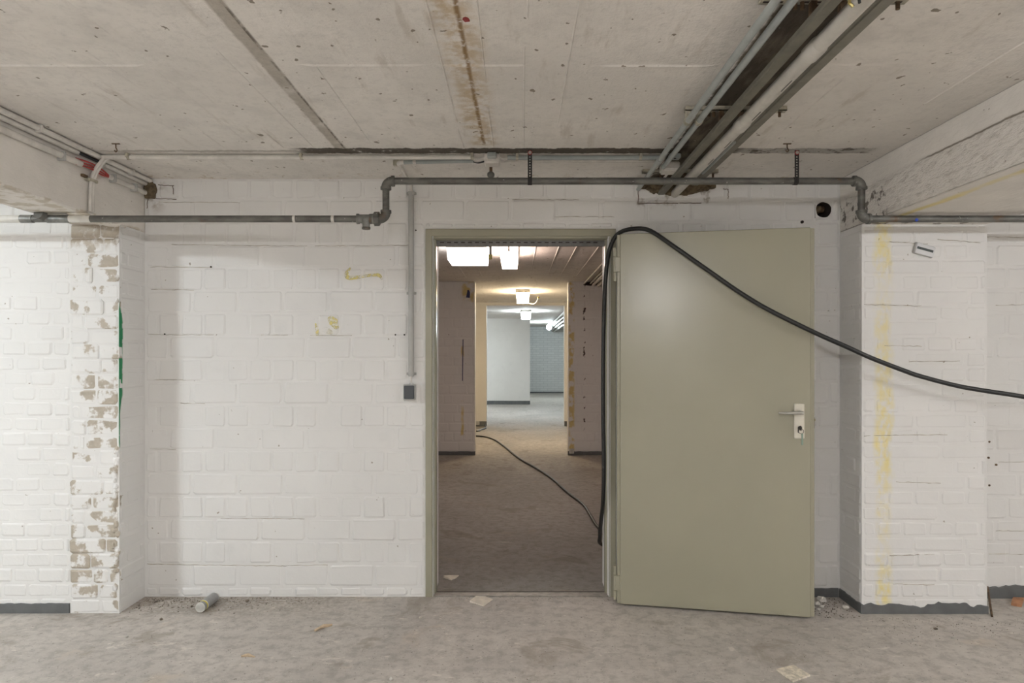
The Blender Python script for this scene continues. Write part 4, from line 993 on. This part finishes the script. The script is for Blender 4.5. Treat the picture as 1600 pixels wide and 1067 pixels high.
# swept crumbs: nobody could count them
rnd = random.Random(12); b = bmesh.new()
def crumb(x, y, s):
    vs = [b.verts.new((x + s * rnd.uniform(.6, 1.2) * math.cos(a), y + s * rnd.uniform(.6, 1.2) * math.sin(a), .0004)) for a in (0, 2.1, 4.2)]
    top = b.verts.new((x + rnd.uniform(-.3, .3) * s, y + rnd.uniform(-.3, .3) * s, s * rnd.uniform(.5, 1.0)))
    for i in range(3): b.faces.new((vs[i], vs[(i + 1) % 3], top))
for i in range(420): crumb(-2.05 + abs(rnd.gauss(0, .42)), YW - .02 - abs(rnd.gauss(0, .09)), rnd.uniform(.002, .006))
for i in range(500): crumb(rnd.uniform(-2.0, 2.4), rnd.uniform(2.4, 3.5), rnd.uniform(.0012, .0035))
for i in range(260): crumb(rnd.uniform(-.48, 1.7), YW - .015 - abs(rnd.gauss(0, .05)), rnd.uniform(.0015, .0045))
for i in range(160): crumb(1.55 + rnd.uniform(0, .22), rnd.uniform(3.5, 3.78), rnd.uniform(.002, .006))
for i in range(160): crumb(rnd.uniform(1.7, 2.6), 3.50 - abs(rnd.gauss(0, .12)), rnd.uniform(.0015, .0045))
for i in range(120): crumb(rnd.uniform(-.44, .48), rnd.uniform(3.90, 4.5), rnd.uniform(.0015, .004))
o = obj('floor_crumbs', b, 'crumb'); tag(o, 'dark mortar crumbs scattered over the floor along the walls', 'debris', None, 'stuff')
b = bmesh.new(); rnd = random.Random(31)
for i in range(300): crumb(rnd.uniform(-2.2, 2.4), rnd.uniform(2.4, 3.7), rnd.uniform(.0012, .0032))
for i in range(160): crumb(rnd.uniform(-.48, .55), YW + .02 - abs(rnd.gauss(0, .05)), rnd.uniform(.0015, .0035))
for i in range(120): crumb(1.85 + rnd.uniform(0, .5), 3.45 - abs(rnd.gauss(0, .09)), rnd.uniform(.0012, .0035))
o = obj('plaster_crumbs', b, 'rubble'); tag(o, 'pale plaster crumbs scattered over the floor', 'debris', None, 'stuff')

# hairline cracks along the bed joints
def cracks(parent, y, lines, rad=.0013):
    b = bmesh.new()
    for (u0, v0, u1, v1) in lines:
        p, q = P(u0, v0, y), P(u1, v1, y); n = max(3, int((q - p).length / .02))
        tube(b, [p.lerp(q, i / n) + Vector((0, random.uniform(-.0005, .0005), random.uniform(-.0018, .0018))) for i in range(n + 1)], [rad * random.uniform(.4, 1.3) for _ in range(n + 1)], 5)
    return obj('hairline_crack', b, M['crack'], parent)
M['crack'] = plain('joint_crack', (0.36, 0.31, 0.24), 0.9, 0, 0.3)
cracks(wall_back, YW - .0022, ((268, 382, 350, 383), (350, 383, 480, 384.5), (492, 384, 530, 384), (530, 384, 640, 383), (230, 881, 320, 883), (320, 883, 440, 884), (440, 884, 512, 882.5), (236, 452, 303, 453), (232, 523, 334, 523), (408, 523, 450, 523.5), (485, 524, 550, 524.5), (240, 593, 290, 594), (345, 810, 476, 810.5), (235, 417, 330, 418), (234, 701, 275, 702), (282, 630, 320, 631), (248, 316, 420, 317), (800, 312, 905, 312), (800, 338, 960, 339)))
cracks(pier, YP - .004, ((1390, 378, 1450, 381), (1465, 374, 1532, 379), (1350, 476, 1440, 478), (1382, 540, 1440, 541), (1350, 681, 1480, 679), (1400, 753, 1470, 755), (1390, 868, 1460, 866), (1420, 565, 1500, 564), (1395, 912, 1460, 914)), .0015)
cracks(wall_right, YW - .0235, ((1542, 370, 1600, 371), (1556, 477, 1600, 476), (1560, 722, 1600, 722), (1545, 865, 1600, 866), (1556, 829, 1600, 830)), .0014)
